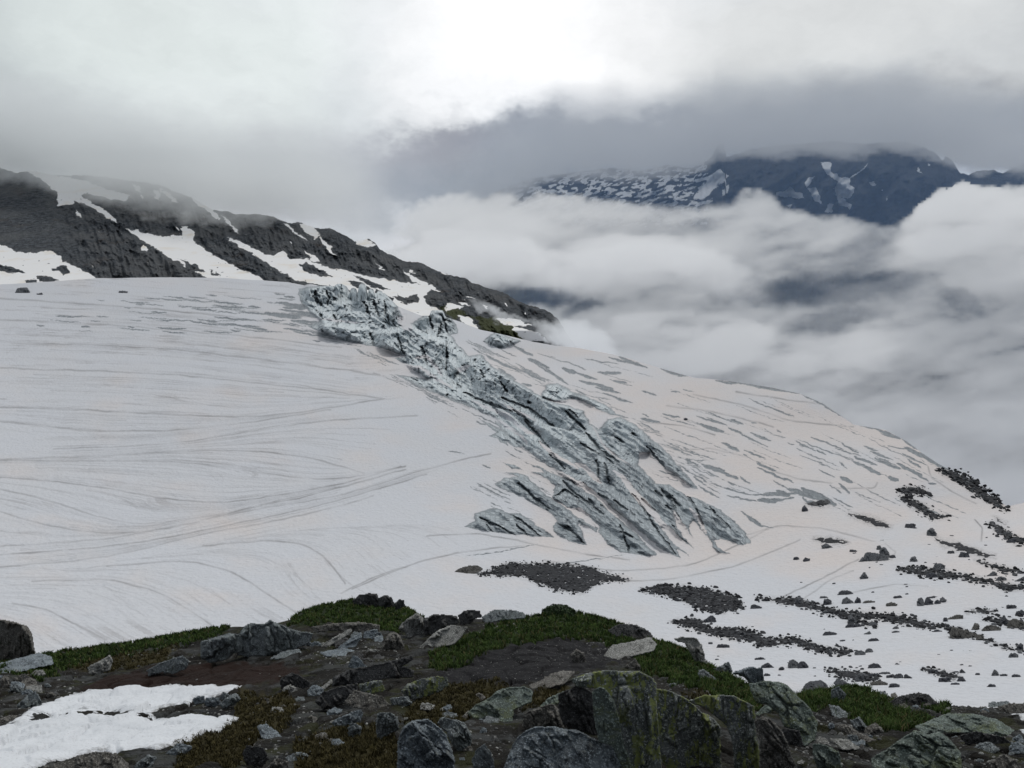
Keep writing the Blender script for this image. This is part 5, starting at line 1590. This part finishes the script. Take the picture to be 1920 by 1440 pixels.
    ([(1716, 1363), (1744, 1351), (1778, 1338), (1824, 1339), (1870, 1350), (1904, 1372), (1908, 1384), (1870, 1384), (1835, 1372), (1805, 1374), (1764, 1372), (1732, 1374)], 'green', 'wide flat lichen grey slab on the right', dict(lean=1.8, bulge=.5, dip=15)),
    ([(1634, 1424), (1663, 1404), (1714, 1369), (1739, 1377), (1762, 1372), (1784, 1390), (1801, 1411), (1803, 1460), (1640, 1460)], 'green', 'big blue green boulder with dark cracks in the right corner', dict(lean=1.0, bulge=.55, foot=1480, dip=30)),
    ([(1818, 1408), (1838, 1394), (1856, 1391), (1876, 1407), (1847, 1416)], 'schist', 'low grey rock right of the big cracked corner boulder', dict(lean=1.2)),
    ([(1854, 1430), (1881, 1415), (1904, 1426), (1918, 1446), (1865, 1452)], 'brown', 'brownish rock in the bottom right corner', dict(lean=.8, foot=1480)),
    ([(1866, 1328), (1892, 1319), (1940, 1320), (1940, 1340), (1886, 1337)], 'brown', 'low brown crest rock at the right edge of the picture', dict(lean=.8)),
    ([(1800, 1380), (1830, 1372), (1880, 1382), (1900, 1398), (1860, 1398), (1815, 1402)], 'dark', 'dark undercut rock under the wide flat slab', dict(lean=.3)),
    ([(80, 1438), (113, 1430), (147, 1417), (181, 1410), (217, 1413), (240, 1432), (240, 1458), (78, 1458)], 'brown', 'gravelly hump at the lower left below the snow patch', dict(lean=1.2, bulge=.6, foot=1480)),
    ([(249, 1438), (276, 1416), (294, 1420), (280, 1444)], 'schist', 'grey stone at the lower edge of the snow patch', dict(lean=.8)),
    ([(306, 1418), (334, 1394), (361, 1400), (342, 1418), (322, 1422)], 'blue', 'blue slate block at the lower right corner of the snow patch', dict(lean=.8)),
    ([(455, 1413), (463, 1398), (494, 1403), (504, 1422), (490, 1438), (463, 1434)], 'dark', 'dark cornered block on the brown slope near the bottom', dict(lean=.3)),
    ([(499, 1440), (519, 1421), (539, 1429), (543, 1450), (500, 1452)], 'brown', 'round brown stone at the bottom edge left of the dry grass', dict(lean=.5, foot=1480)),
    ([(482, 1361), (499, 1358), (521, 1373), (531, 1388), (514, 1393), (490, 1382)], 'blue', 'blue green slab set flat in the brown slope', dict(lean=1.8, bulge=.5, name='rock_slab')),
    ([(535, 1420), (561, 1410), (578, 1416), (570, 1429), (546, 1433)], 'schist', 'half buried grey stone beside the round brown stone', dict(lean=1.0)),
    ([(361, 1312), (370, 1306), (382, 1306), (382, 1317), (366, 1320)], 'blue', 'leftmost small block of the row on the snow tongue', dict(lean=.4)),
    ([(383, 1317), (388, 1308), (410, 1309), (413, 1318), (405, 1325), (386, 1323)], 'blue', 'flat topped block in the row on the snow tongue', dict(lean=.4)),
    ([(411, 1320), (430, 1305), (443, 1300), (451, 1311), (437, 1321), (419, 1329)], 'schist', 'angular boulder ending the row on the snow tongue', dict(lean=.6)),
    ([(411, 1310), (419, 1297), (430, 1304), (424, 1314)], 'schist', 'small pointed stone behind the row on the snow tongue', dict(lean=.4)),
    ([(525, 1273), (548, 1262), (561, 1267), (581, 1280), (580, 1293), (543, 1296), (527, 1291)], 'dark', 'black cracked block above the right end of the snow patch', dict(lean=.3)),
    ([(591, 1315), (606, 1298), (640, 1287), (670, 1282), (669, 1299), (648, 1318), (608, 1331)], 'dark', 'dark ledge below the thin tilted pale slab', dict(lean=.5, bulge=.6, name='rock_ledge')),
    ([(612, 1335), (628, 1327), (642, 1331), (632, 1346), (616, 1346)], 'blue', 'flat blue stone under the dark lower ledge', dict(lean=1.2)),
    ([(653, 1366), (659, 1355), (677, 1362), (676, 1382), (654, 1383)], 'schist', 'small squared stone under the angular slab', dict(lean=.3)),
    ([(830, 1327), (842, 1321), (851, 1330), (841, 1336)], 'blue', 'small grey stone lying in the brown moss', dict(lean=1.2, name='stone')),
    ([(888, 1307), (897, 1299), (911, 1307), (902, 1315)], 'brown', 'brown stone at the right edge of the brown moss', dict(lean=1.0, name='stone')),
    ([(505, 1236), (530, 1222), (560, 1217), (566, 1226), (540, 1233)], 'schist', 'grey shelf at the right foot of the long outcrop', dict(lean=1.6, bulge=.5)),
    ([(600, 1224), (640, 1216), (664, 1220), (650, 1230), (612, 1230)], 'blue', 'flat blue shelf under the two leaning slabs', dict(lean=2.2, bulge=.5)),
    ([(1000, 1336), (1030, 1308), (1060, 1296), (1066, 1306), (1040, 1322)], 'green', 'mossy rib of rock above the shaggy brown rock', dict(lean=1.2)),
    ([(1468, 1366), (1498, 1370), (1506, 1398), (1484, 1404), (1470, 1384)], 'dark', 'dark block under the large smooth greenish slab', dict(lean=.3)),
]
for outline, mat, label, kw in NEAR:
    rock(outline, mat, label, **kw)

# ------------------------------------------------------------------ boulders lying on the glacier
def lump_outline(cx_, base, w, h, seed, flat=.5):
    r = np.random.default_rng(seed)
    n = r.integers(7, 11)
    a = np.sort(r.uniform(0, 2 * math.pi, n))
    rr = r.uniform(.78, 1.12, n)
    x = cx_ + .5 * w * rr * np.cos(a)
    y = base - .5 * h + .56 * h * rr * np.sin(a)
    y = np.minimum(y, base)
    x = np.r_[x, cx_ - .48 * w, cx_ + .46 * w]
    y = np.r_[y, base - .1 * h, base - .12 * h]
    c = np.arctan2(y - (base - .45 * h), x - cx_)
    o = np.argsort(c)
    return np.stack([x[o], y[o]], -1)


def snow_rock(cx_, base, w, h, label, mat='far', group=None, outline=None, name='boulder', lean=1.2, bulge=1.0):
    o = lump_outline(cx_, base, w, h, int(cx_ * 13 + base)) if outline is None else outline
    st = 1.0 if w > 26 else .75
    if w < 12:
        st = .6
    rock(o, mat, label, lean=lean, bulge=bulge, depth=float(gdepth(cx_, base - .5)) * .999, name=name, step=st, rough=.8, foot=base, group=group)


ICE_ROCKS = [
    (1747, 1006, 20, 16, 'rounded grey boulder alone beside the end of a rubble line', 'fargrey'),
    (1707, 991, 24, 9, 'low dark boulder at the left end of the upper rubble line', 'far'),
    (1642, 1053, 52, 20, 'big tilted slab boulder under the upright block on the snow', 'fargrey'),
    (1658, 1044, 20, 18, 'upright square block standing on the big tilted slab', 'fargrey'),
    (1649, 1032, 12, 9, 'small block perched at the top of the tilted slab', 'fargrey'),
    (1553, 1029, 23, 11, 'flat grey boulder left of the tilted slab boulder', 'fargrey'),
    (1600, 1036, 15, 6, 'low stone between the flat grey boulder and the tilted slab', 'far'),
    (1674, 1047, 13, 6, 'low dark stone just right of the tilted slab', 'far'),
    (1618, 1054, 17, 8, 'rounded stone at the upper end of the long footpath', 'fargrey'),
    (1713, 1054, 16, 10, 'grey trapezoid boulder alone right of the tilted slab', 'fargrey'),
    (1620, 1087, 15, 13, 'pointed grey boulder alone below the footpath', 'fargrey'),
    (1808, 1046, 21, 11, 'dark two humped boulder on the upper right snow', 'far'),
    (1783, 1039, 14, 6, 'flat dark stone left of the two humped boulder', 'far'),
    (1897, 1018, 20, 9, 'dark boulder below the rock band near the right edge', 'far'),
    (1760, 1068, 25, 12, 'grey cone shaped boulder on the middle rubble line', 'fargrey'),
    (1748, 1084, 26, 10, 'dark lump below the cone shaped boulder', 'far'),
    (1861, 1081, 23, 9, 'grey boulder lying above the right part of the rubble line', 'fargrey'),
    (1912, 1091, 22, 10, 'grey boulder at the right edge on the middle rubble line', 'fargrey'),
    (1877, 1090, 22, 9, 'rounded boulder in the right end of the rubble line', 'fargrey'),
    (1493, 1050, 11, 5, 'left of two small dark stones in the empty snow bowl', 'far'),
    (1512, 1053, 12, 7, 'right of two small dark stones in the empty snow bowl', 'far'),
    (1585, 1116, 31, 9, 'dark lens shaped slab on the snow below the pointed boulder', 'far'),
    (1545, 1122, 15, 4, 'thin grey stone flush with the snow left of the long block', 'fargrey'),
    (1684, 1122, 19, 5, 'thin dark stone right of the long grey block', 'far'),
    (1591, 1133, 27, 13, 'long grey block above the main rubble band', 'fargrey'),
    (1608, 1132, 12, 12, 'dark block against the right end of the long grey block', 'far'),
    (1630, 1131, 26, 5, 'pale flat stone just right of the long grey block', 'farbrown'),
    (1672, 1137, 21, 7, 'flat brown stone alone above the main rubble band', 'farbrown'),
    (1726, 1137, 13, 15, 'tall left stone of the small cluster on the snow', 'fargrey'),
    (1742, 1135, 19, 15, 'dark middle boulder of the small cluster on the snow', 'far'),
    (1758, 1133, 12, 8, 'low stone in the small cluster on the snow', 'far'),
    (1768, 1130, 12, 10, 'rightmost round stone of the small cluster on the snow', 'fargrey'),
    (1745, 1122, 15, 5, 'dark stone just above the small cluster on the snow', 'far'),
    (1497, 1134, 19, 15, 'round boulder set in the left part of the main rubble band', 'fargrey'),
    (1551, 1135, 17, 13, 'angular boulder set in the middle of the main rubble band', 'far'),
    (1599, 1170, 21, 18, 'grey boulder standing on a ledge below the main rubble band', 'fargrey'),
    (1600, 1177, 32, 7, 'dark flat stone under the standing grey boulder', 'far'),
    (1638, 1174, 17, 7, 'pale stone at the right end of the lower rubble branch', 'fargrey'),
    (1790, 1162, 33, 10, 'low brown pyramid stone alone on the right snow', 'farbrown'),
    (1773, 1166, 10, 8, 'small dark stone left of the low brown pyramid', 'far'),
    (1897, 1142, 19, 9, 'dark tent shaped stone near the right edge', 'far'),
    (1811, 1198, 68, 28, 'biggest dark boulder lying on the right part of the main band', 'farbrown'),
    (1838, 1201, 17, 10, 'round stone at the right foot of the biggest dark boulder', 'farbrown'),
    (1858, 1184, 35, 11, 'flat brown boulder right of the biggest dark boulder', 'farbrown'),
    (1829, 1182, 16, 13, 'leaning plate between the biggest and the flat brown boulder', 'farbrown'),
    (1881, 1172, 18, 17, 'square boulder left in the cluster at the right edge', 'far'),
    (1905, 1179, 36, 19, 'big mossy boulder in the cluster at the right edge', 'farbrown'),
    (1914, 1156, 24, 12, 'dark rubble block above the mossy right edge boulder', 'far'),
    (1417, 1142, 21, 9, 'dark oval stone alone right of the second rubble heap', 'far'),
    (1329, 1168, 29, 15, 'large dark rounded boulder on top of the lower rubble band', 'far'),
    (1356, 1215, 25, 7, 'flat grey stone below the lower rubble band', 'far'),
    (1332, 1208, 8, 4, 'tiny dark stone left of the flat grey stone', 'far'),
    (1425, 1238, 21, 5, 'long dark stone above the jagged crest rock', 'far'),
    (1440, 1253, 25, 9, 'dark triangular stone right of the jagged crest rock', 'far'),
    (1489, 1254, 24, 16, 'big leaning slate of the group near the right crest', 'fargrey'),
    (1506, 1254, 20, 13, 'dark slate leaning on the big leaning slate', 'far'),
    (1465, 1257, 11, 6, 'small dark stone left of the leaning slates', 'far'),
    (1438, 1268, 13, 5, 'little oval stone by the right side of the jagged crest rock', 'far'),
    (1613, 1229, 21, 9, 'pale wedge stone at the end of the lower rubble band', 'fargrey'),
    (1629, 1224, 17, 8, 'pale stone behind the wedge at the end of the lower band', 'fargrey'),
    (1555, 1192, 26, 7, 'dark broken stone alone between the two rubble bands', 'far'),
    (1627, 1190, 15, 6, 'pale flat stone on top of the scattered group between bands', 'fargrey'),
    (1638, 1203, 22, 6, 'long dark stone in the scattered group between bands', 'far'),
    (1580, 1203, 11, 4, 'small stone below the dark broken stone between bands', 'far'),
    (1680, 1180, 14, 6, 'upper of two pale stones right of the scattered group', 'fargrey'),
    (1680, 1187, 15, 4, 'lower of two thin stones right of the scattered group', 'far'),
    (1757, 1185, 21, 4, 'thin dark stone left of the biggest dark boulder', 'far'),
    (1640, 1254, 27, 9, 'dark humped stone with a tail above the near stone row', 'far'),
    (1660, 1265, 23, 5, 'flat grey stone at the left of the four stone row', 'fargrey'),
    (1670, 1272, 17, 7, 'first low block in the four stone row', 'far'),
    (1685, 1273, 19, 10, 'middle block in the four stone row', 'far'),
    (1703, 1273, 17, 11, 'last dark block in the four stone row', 'far'),
    (1617, 1279, 28, 16, 'pale grey block at the foot of the near rubble line', 'fargrey'),
    (1648, 1286, 33, 9, 'long low pale stone right of the pale grey block', 'farbrown'),
    (1676, 1290, 21, 8, 'dark wedge stone nearest to the domed crest rock', 'far'),
    (1638, 1270, 23, 8, 'flat dark stone above the long low pale stone', 'far'),
    (1749, 1264, 17, 10, 'round boulder at the upper end of the right diagonal row', 'far'),
    (1772, 1280, 25, 11, 'dark domed boulder at the lower side of the diagonal row', 'far'),
    (1803, 1279, 19, 10, 'dark block at the right end of the diagonal row', 'far'),
    (1791, 1285, 17, 5, 'thin stone under the end of the diagonal row', 'far'),
    (1732, 1256, 9, 5, 'small stone above the left end of the diagonal row', 'far'),
    (1805, 1263, 11, 9, 'little upright stone with a flat stone at its left', 'far'),
    (1790, 1262, 19, 4, 'flat stone left of the little upright stone', 'far'),
    (1833, 1266, 11, 4, 'small dark stone left of the pointed pale stone', 'far'),
    (1866, 1268, 15, 13, 'pointed pale stone like a fin near the right edge', 'fargrey'),
    (1882, 1268, 15, 4, 'flat stone touching the right of the pointed fin stone', 'far'),
    (1905, 1270, 16, 6, 'dark wedge stone farthest right in the near row', 'far'),
    (1858, 1289, 17, 6, 'dark wedge stone alone in front of the fin stone', 'far'),
    (1900, 1234, 19, 9, 'grey stone below the far right end of the main band', 'fargrey'),
    (1911, 1220, 15, 14, 'dark square stone at the far right end of the main band', 'far'),
    (43, 550, 29, 10, 'grey boulder on the far left of the upper snowfield', 'fargrey'),
    (75, 553, 11, 4, 'small dark stone right of the far left boulder', 'far'),
    (232, 550, 18, 5, 'flat stone alone on the upper snowfield under the cliff', 'fargrey'),
    (1352, 1003, 6, 5, 'tiny dark stone under the snout of the icefall', 'far'),
    (1509, 960, 12, 13, 'ragged dark stone alone in the upper right bowl', 'far'),
    (1286, 789, 7, 5, 'tiny dark stone high on the right snow slope', 'far'),
    (1168, 1078, 4, 3, 'tiny stone above the right tip of the large rubble mound', 'far'),
]
for a in ICE_ROCKS:
    snow_rock(*a)
snow_rock(879, 1076, 56, 17, 'long flat brown boulder left of the large rubble mound', 'farbrown', outline=[(850, 1074), (862, 1066), (880, 1061), (896, 1061), (906, 1067), (898, 1072), (872, 1077)])
snow_rock(1531, 1300, 52, 24, 'large pale angular boulder where the near slope meets the snow', 'fargrey', outline=[(1503, 1293), (1514, 1280), (1537, 1275), (1547, 1281), (1560, 1296), (1551, 1303), (1526, 1300)])
snow_rock(1579, 1289, 30, 16, 'pale sloping block behind the upright stone of the grass', 'fargrey', outline=[(1563, 1281), (1569, 1272), (1581, 1275), (1594, 1284), (1592, 1289), (1572, 1290)])
# small stones strewn over the snow
st = np.random.default_rng(5)
spots = []
AREAS = [(1640, 1900, 985, 1060, 14), (1480, 1700, 1010, 1130, 8), (1700, 1910, 1090, 1150, 8), (1420, 1600, 1180, 1280, 8), (1600, 1900, 1195, 1300, 14), (1200, 1440, 1130, 1240, 6)]
for (x0, x1, y0, y1, n) in AREAS:
    for i in range(n):
        x, y = st.uniform(x0, x1), st.uniform(y0, y1)
        w = st.uniform(3.5, 8.5)
        snow_rock(x, y, w, w * st.uniform(.25, .5), 'small dark stone strewn on the stony right hand snow', 'far', group='small stones on the right snow', name='stone')

# ------------------------------------------------------------------ rubble: far too many stones to count
def blob_mesh(r, n_sub=1):
    import bmesh
    bm = bmesh.new()
    bmesh.ops.create_icosphere(bm, subdivisions=n_sub, radius=1.0)
    v = np.array([x.co[:] for x in bm.verts])
    f = np.array([[x.index for x in q.verts] for q in bm.faces])
    bm.free()
    for _ in range(9):                                   # flat cuts make it angular
        d = r.normal(size=3)
        d /= np.linalg.norm(d)
        c = r.uniform(.45, .85)
        k = np.maximum(0, v @ d - c)
        v = v - k[:, None] * d
    return v, f


MID = np.random.default_rng(51)
MID_AREAS = [([(760, 1300), (960, 1350), (980, 1440), (860, 1440), (740, 1360)], 9, 'fractured grey rock between the moss and the speckled boulders', 'rocks between moss and boulders'),
             ([(1180, 1255), (1300, 1285), (1420, 1330), (1400, 1345), (1250, 1300)], 8, 'broken rock along the top of the lichen covered faces', 'rocks above the lichen faces'),
             ([(1620, 1375), (1720, 1350), (1920, 1385), (1920, 1445), (1800, 1445), (1780, 1385), (1700, 1375)], 14, 'jagged rock around the big cracked corner boulder', 'rocks around the corner boulder'),
             ([(470, 1300), (640, 1300), (640, 1420), (470, 1425)], 16, 'angular stone scattered over the brown slope right of the snow patch', 'stones right of the snow patch'),
             ([(560, 1205), (700, 1195), (790, 1220), (700, 1245), (560, 1240)], 14, 'grey stone in the rubble below the grass knoll', 'stones below the grass knoll'),
             ([(1490, 1360), (1640, 1370), (1640, 1440), (1500, 1440)], 16, 'broken stone in the dark gully beside the right corner boulder', 'stones in the right hand gully'),
             ([(-10, 1262), (150, 1262), (130, 1300), (10, 1340)], 12, 'loose stone on the dark bank above the left end of the snow patch', 'stones on the left bank'),
             ([(1640, 1300), (1700, 1310), (1900, 1326), (1890, 1345), (1700, 1338)], 14, 'dark stone in the stony rim along the right snow edge', 'stones on the right rim'),
             ([(860, 1350), (980, 1352), (960, 1440), (930, 1420), (880, 1420)], 6, 'stone in the dark hollow between the two speckled boulders', 'stones in the dark hollow')]
for poly, n, lab, grp in MID_AREAS:
    pp = np.array(poly, float)
    got = 0
    while got < n:
        x, y = MID.uniform(pp[:, 0].min(), pp[:, 0].max()), MID.uniform(pp[:, 1].min(), pp[:, 1].max())
        if poly_sdf(np.array([x]), np.array([y]), pp)[0] < 0:
            continue
        w = MID.uniform(9, 34)
        rock(lump_outline(x, y, w, w * MID.uniform(.4, .75), int(x * 7 + y)), ['schist', 'pale', 'brown', 'blue', 'dark'][MID.integers(5)], lab, lean=MID.uniform(.5, 2), name='stone', group=grp, step=1.0)
        got += 1

STONES = [blob_mesh(np.random.default_rng(100 + i), 2) for i in range(10)]


def heap(name, pts, sizes, mat, label, seed):
    r = np.random.default_rng(seed)
    VV, FF, TT, n = [], [], [], 0
    for p, s in zip(pts, sizes):
        v, f = STONES[r.integers(len(STONES))]
        a = r.uniform(0, 2 * math.pi)
        c_, s_ = math.cos(a), math.sin(a)
        Rz = np.array([[c_, -s_, 0], [s_, c_, 0], [0, 0, 1]])
        tl = r.uniform(-.5, .5)
        Rx = np.array([[1, 0, 0], [0, math.cos(tl), -math.sin(tl)], [0, math.sin(tl), math.cos(tl)]])
        sc = np.array([1, r.uniform(.6, 1), r.uniform(.4, .8)]) * s
        VV.append((v * sc) @ Rx.T @ Rz.T + p)
        FF.append(f + n)
        TT.append(np.full(len(v), r.random() ** 2.2))
        n += len(v)
    ob = mesh_obj(name, np.concatenate(VV), np.concatenate(FF), mat, smooth=False, attrs={'tone': np.concatenate(TT)})
    return setting(ob, 'stuff', label)


def fill(poly, count, r, lo, hi, surf, px_m, fringe=4.0):
    p = np.asarray(poly, float)
    P_, S_ = [], []
    x = r.uniform(p[:, 0].min() - 9, p[:, 0].max() + 9, count * 6)
    y = r.uniform(p[:, 1].min() - 6, p[:, 1].max() + 6, count * 6)
    s = poly_sdf(x, y, p, far=20)
    k = (s > -1.0 - fringe * r.random(len(s)) ** 5)
    x, y = x[k][:count], y[k][:count]
    for a, b in zip(x, y):
        q = surf(a, b)
        w = lo + (hi - lo) * r.random() ** 2.3
        P_.append(q)
        S_.append(w * px_m(a, b))
    return P_, S_


def gsurf(a, b):
    d = float(gdepth(a, b))
    return at(a, b, d * .998)


RUB_LABEL = {0: 'dark stony slope on the right hand skyline', 17: 'middle heap of loose dark rubble on the snow right of the mound', 18: 'large mound of loose dark rubble on the snow',
             9: 'long main band of dark rubble crossing the right snow', 12: 'lower band of dark rubble below the middle heap', 7: 'thin upper line of rubble on the right snow'}
for i, poly in enumerate(ROCKY):
    if i in (5, 6, 15, 20, 1):
        continue
    p = np.asarray(poly, float)
    area = .5 * abs(np.dot(p[:, 0], np.roll(p[:, 1], 1)) - np.dot(p[:, 1], np.roll(p[:, 0], 1)))
    r = np.random.default_rng(300 + i)
    n = int(area / (6 if i == 18 else 5)) + 14
    P_, S_ = fill(poly, n, r, 1.3, 5.0 if i == 18 else 7.0, gsurf, lambda a, b: float(gdepth(a, b)) / F, 9.0)
    heap('rubble', P_, S_, M['rubble'], RUB_LABEL.get(i, 'short streak of dark rubble on the right hand snow'), 400 + i)

# stones on the near slope
r = np.random.default_rng(8)
P_, S_ = [], []
MORE = 2.4
FIELDS = [([(560, 1210), (700, 1200), (760, 1230), (700, 1250), (560, 1240)], 150, 1.2, 5), ([(0, 1260), (150, 1260), (130, 1300), (60, 1340), (0, 1345)], 130, 1.2, 5.5), ([(280, 1215), (420, 1195), (420, 1240), (300, 1250), (200, 1240)], 50, 1.2, 5),
          ([(830, 1260), (1060, 1200), (1150, 1240), (1000, 1285)], 170, .5, 2.0), ([(470, 1310), (640, 1310), (640, 1400), (480, 1420)], 110, 1.2, 6), ([(1500, 1340), (1650, 1380), (1640, 1440), (1490, 1440)], 170, 1.5, 8),
          ([(1620, 1290), (1690, 1305), (1900, 1325), (1900, 1350), (1760, 1345), (1680, 1330)], 230, 1.2, 5), ([(900, 1170), (1000, 1165), (960, 1190), (890, 1200)], 60, 1.2, 4.5), ([(1100, 1205), (1160, 1190), (1180, 1235), (1110, 1240)], 60, 1.2, 4.5),
          ([(620, 1300), (760, 1330), (720, 1400), (620, 1380)], 60, 1.5, 6), ([(1780, 1390), (1920, 1380), (1920, 1450), (1800, 1450)], 90, 1.5, 7), ([(290, 1320), (440, 1320), (440, 1345), (300, 1340)], 45, 1.5, 5), ([(880, 1350), (980, 1350), (960, 1440), (880, 1440)], 50, 1.5, 6),
          ([(1200, 1270), (1300, 1290), (1330, 1310), (1240, 1300)], 40, 1.5, 5), ([(-20, 1230), (1920, 1340), (1920, 1450), (-20, 1450)], 420, .8, 4)]
for poly, n, lo, hi in FIELDS:
    a, b = fill(poly, int(n * MORE), r, lo * .7, hi * .9, lambda x, y: ground_at(x, y), lambda x, y: float(ground_at(x, y)[1]) / F)
    P_ += a
    S_ += b
heap('loose_stones', P_, S_, M['loose'], 'loose pale stones strewn over the near slope', 9)

# ------------------------------------------------------------------ grass, moss and the dwarf shrub
def blades(name, polys, count, h0, h1, c0, c1, label, seed, width=.006, droop=.9, patchy=-.03):
    r = np.random.default_rng(seed)
    areas = []
    for p in polys:
        q = np.asarray(p, float)
        areas.append(.5 * abs(np.dot(q[:, 0], np.roll(q[:, 1], 1)) - np.dot(q[:, 1], np.roll(q[:, 0], 1))))
    tot = sum(areas)
    X, Yp = [], []
    for p, a in zip(polys, areas):
        q = np.asarray(p, float)
        n = int(count * a / tot)
        x = r.uniform(q[:, 0].min() - 8, q[:, 0].max() + 8, n * 6)
        y = r.uniform(q[:, 1].min() - 6, q[:, 1].max() + 6, n * 6)
        s = poly_sdf(x + 22 * fbm(xyz(x / 26, y / 14, 3), 4), y + 14 * fbm(xyz(x / 26, y / 14, 8), 4), p, far=20)
        clump = fbm(xyz(x / 9, y / 5, 5), 3)
        k = (s > -2 + 4 * r.random(len(s)) ** 2 - 2) & (clump > patchy + .3 * (r.random(len(s)) - .5))
        X.append(x[k][:n])
        Yp.append(y[k][:n])
    X, Yp = np.concatenate(X), np.concatenate(Yp)
    B = ground_at(X, Yp)
    n = len(X)
    tone = np.clip(.42 + .9 * fbm(xyz(X / 22, Yp / 9, 15), 4) + r.normal(0, .2, n), 0, 1)
    hh = r.uniform(h0, h1, n) * (1 + .5 * fbm(xyz(X / 20, Yp / 10, 25), 2))
    a = r.uniform(0, 2 * math.pi, n)
    dirn = np.stack([np.cos(a), np.sin(a), 0 * a], -1)
    side = np.stack([-np.sin(a), np.cos(a), 0 * a], -1)
    a2 = r.uniform(0, 2 * math.pi, n)
    side = np.stack([np.cos(a2), np.sin(a2), 0 * a2], -1)
    w = (width * r.uniform(.7, 1.4, n) * np.clip(B[:, 1] / 9, .7, 2))[:, None]
    dr = (droop * r.uniform(.2, 1, n) * hh)[:, None]
    z = np.array([0, 0, 1.0])
    h_ = hh[:, None]
    b0, b1 = B - side * w - z * .02, B + side * w - z * .02
    m0, m1 = B + z * h_ * .6 + dirn * dr * .35 - side * w * .7, B + z * h_ * .6 + dirn * dr * .35 + side * w * .7
    tp = B + z * h_ * .95 + dirn * dr
    t2 = tp + side * w * .15
    V_ = np.stack([b0, b1, m1, m0, tp, t2], 1).reshape(-1, 3)
    i = np.arange(n)[:, None] * 6
    f = np.concatenate([i + np.array([0, 1, 2, 3]), i + np.array([3, 2, 5, 4])])
    t = material(name, .8, .2)
    c = t.mix(t.attr('tone'), c0, c1)
    c = t.mix(t.smooth(t.attr('dead'), .90, .93), c, (.15, .125, .055))
    t.put(t.b.inputs['Base Color'], c)
    o = mesh_obj(name, V_, f, t.m, attrs={'tone': np.repeat(tone, 6), 'dead': np.repeat(np.clip(r.random(n) + .35 * fbm(xyz(X / 30, Yp / 12, 35), 3), 0, 1), 6)})
    return setting(o, 'stuff', label)


blades('grass', GRASS, 80000, .025, .085, (.022, .044, .010), (.12, .18, .045), 'short dark green alpine grass', 21)
blades('dry_grass', DRY, 46000, .012, .042, (.030, .025, .010), (.12, .10, .038), 'brown moss and dry grass', 22)
blades('grass', [[(80, 1232), (250, 1208), (330, 1190), (420, 1176), (420, 1180), (330, 1196), (100, 1236)], [(1050, 1154), (1150, 1166), (1210, 1190), (1205, 1195), (1100, 1162)], [(560, 1152), (600, 1138), (660, 1127), (660, 1132), (600, 1144)]],
       260, .08, .18, (.012, .02, .008), (.04, .055, .02), 'tall grass stalks along the crest', 23, .004, .4)

sh = bpy.data.objects.new('shrub', None)
link(sh)
q = ground_at(1048, 1153)
sh.location = q
thing(sh, 'rounded dark green dwarf shrub on the crest of the slope', 'shrub')
r = np.random.default_rng(31)
k = q[1] / F
n = 5200
u = r.normal(size=(n, 3))
u /= np.linalg.norm(u, axis=1, keepdims=True)
u[:, 2] = np.abs(u[:, 2])
rad = np.array([35 * k, 22 * k, 24 * k])
bumpy = 1 + .22 * fbm(u * 2.6, 3) - .25 * r.random(n) ** 2
C_ = u * rad * bumpy[:, None]
C_[:, 2] -= .05
C_[:, 2] *= 1 - .12 * (C_[:, 0] / rad[0])
nrm = u + r.normal(0, .6, (n, 3))
nrm /= np.linalg.norm(nrm, axis=1, keepdims=True)
ta = np.cross(nrm, r.normal(size=(n, 3)))
ta /= np.linalg.norm(ta, axis=1, keepdims=True)
tb = np.cross(nrm, ta)
ls = r.uniform(.016, .032, n)[:, None]
V_ = np.stack([C_ - ta * ls, C_ + tb * ls * .5, C_ + ta * ls, C_ - tb * ls * .5], 1).reshape(-1, 3)
t = material('shrub_leaf', .6, .35)
t.put(t.b.inputs['Base Color'], t.mix(t.attr('tone'), (.012, .024, .008), (.045, .085, .022)))
mesh_obj('foliage', V_, np.arange(n * 4).reshape(-1, 4), t.m, parent=sh, attrs={'tone': np.repeat(r.random(n), 4)})
VV, FF, nn = [], [], 0
for i in range(26):
    e_ = u[i * 7] * rad * .85
    b_ = np.array([e_[0] * .15, e_[1] * .15, -.08])
    s_ = np.array([.012, 0, 0])
    s2 = np.array([0, .012, 0])
    VV += [b_ - s_, b_ + s_, b_ + s2, e_]
    FF += [[nn, nn + 1, nn + 3], [nn + 1, nn + 2, nn + 3], [nn + 2, nn, nn + 3]]
    nn += 4
mesh_obj('twigs', VV, FF, M['brown'], parent=sh)
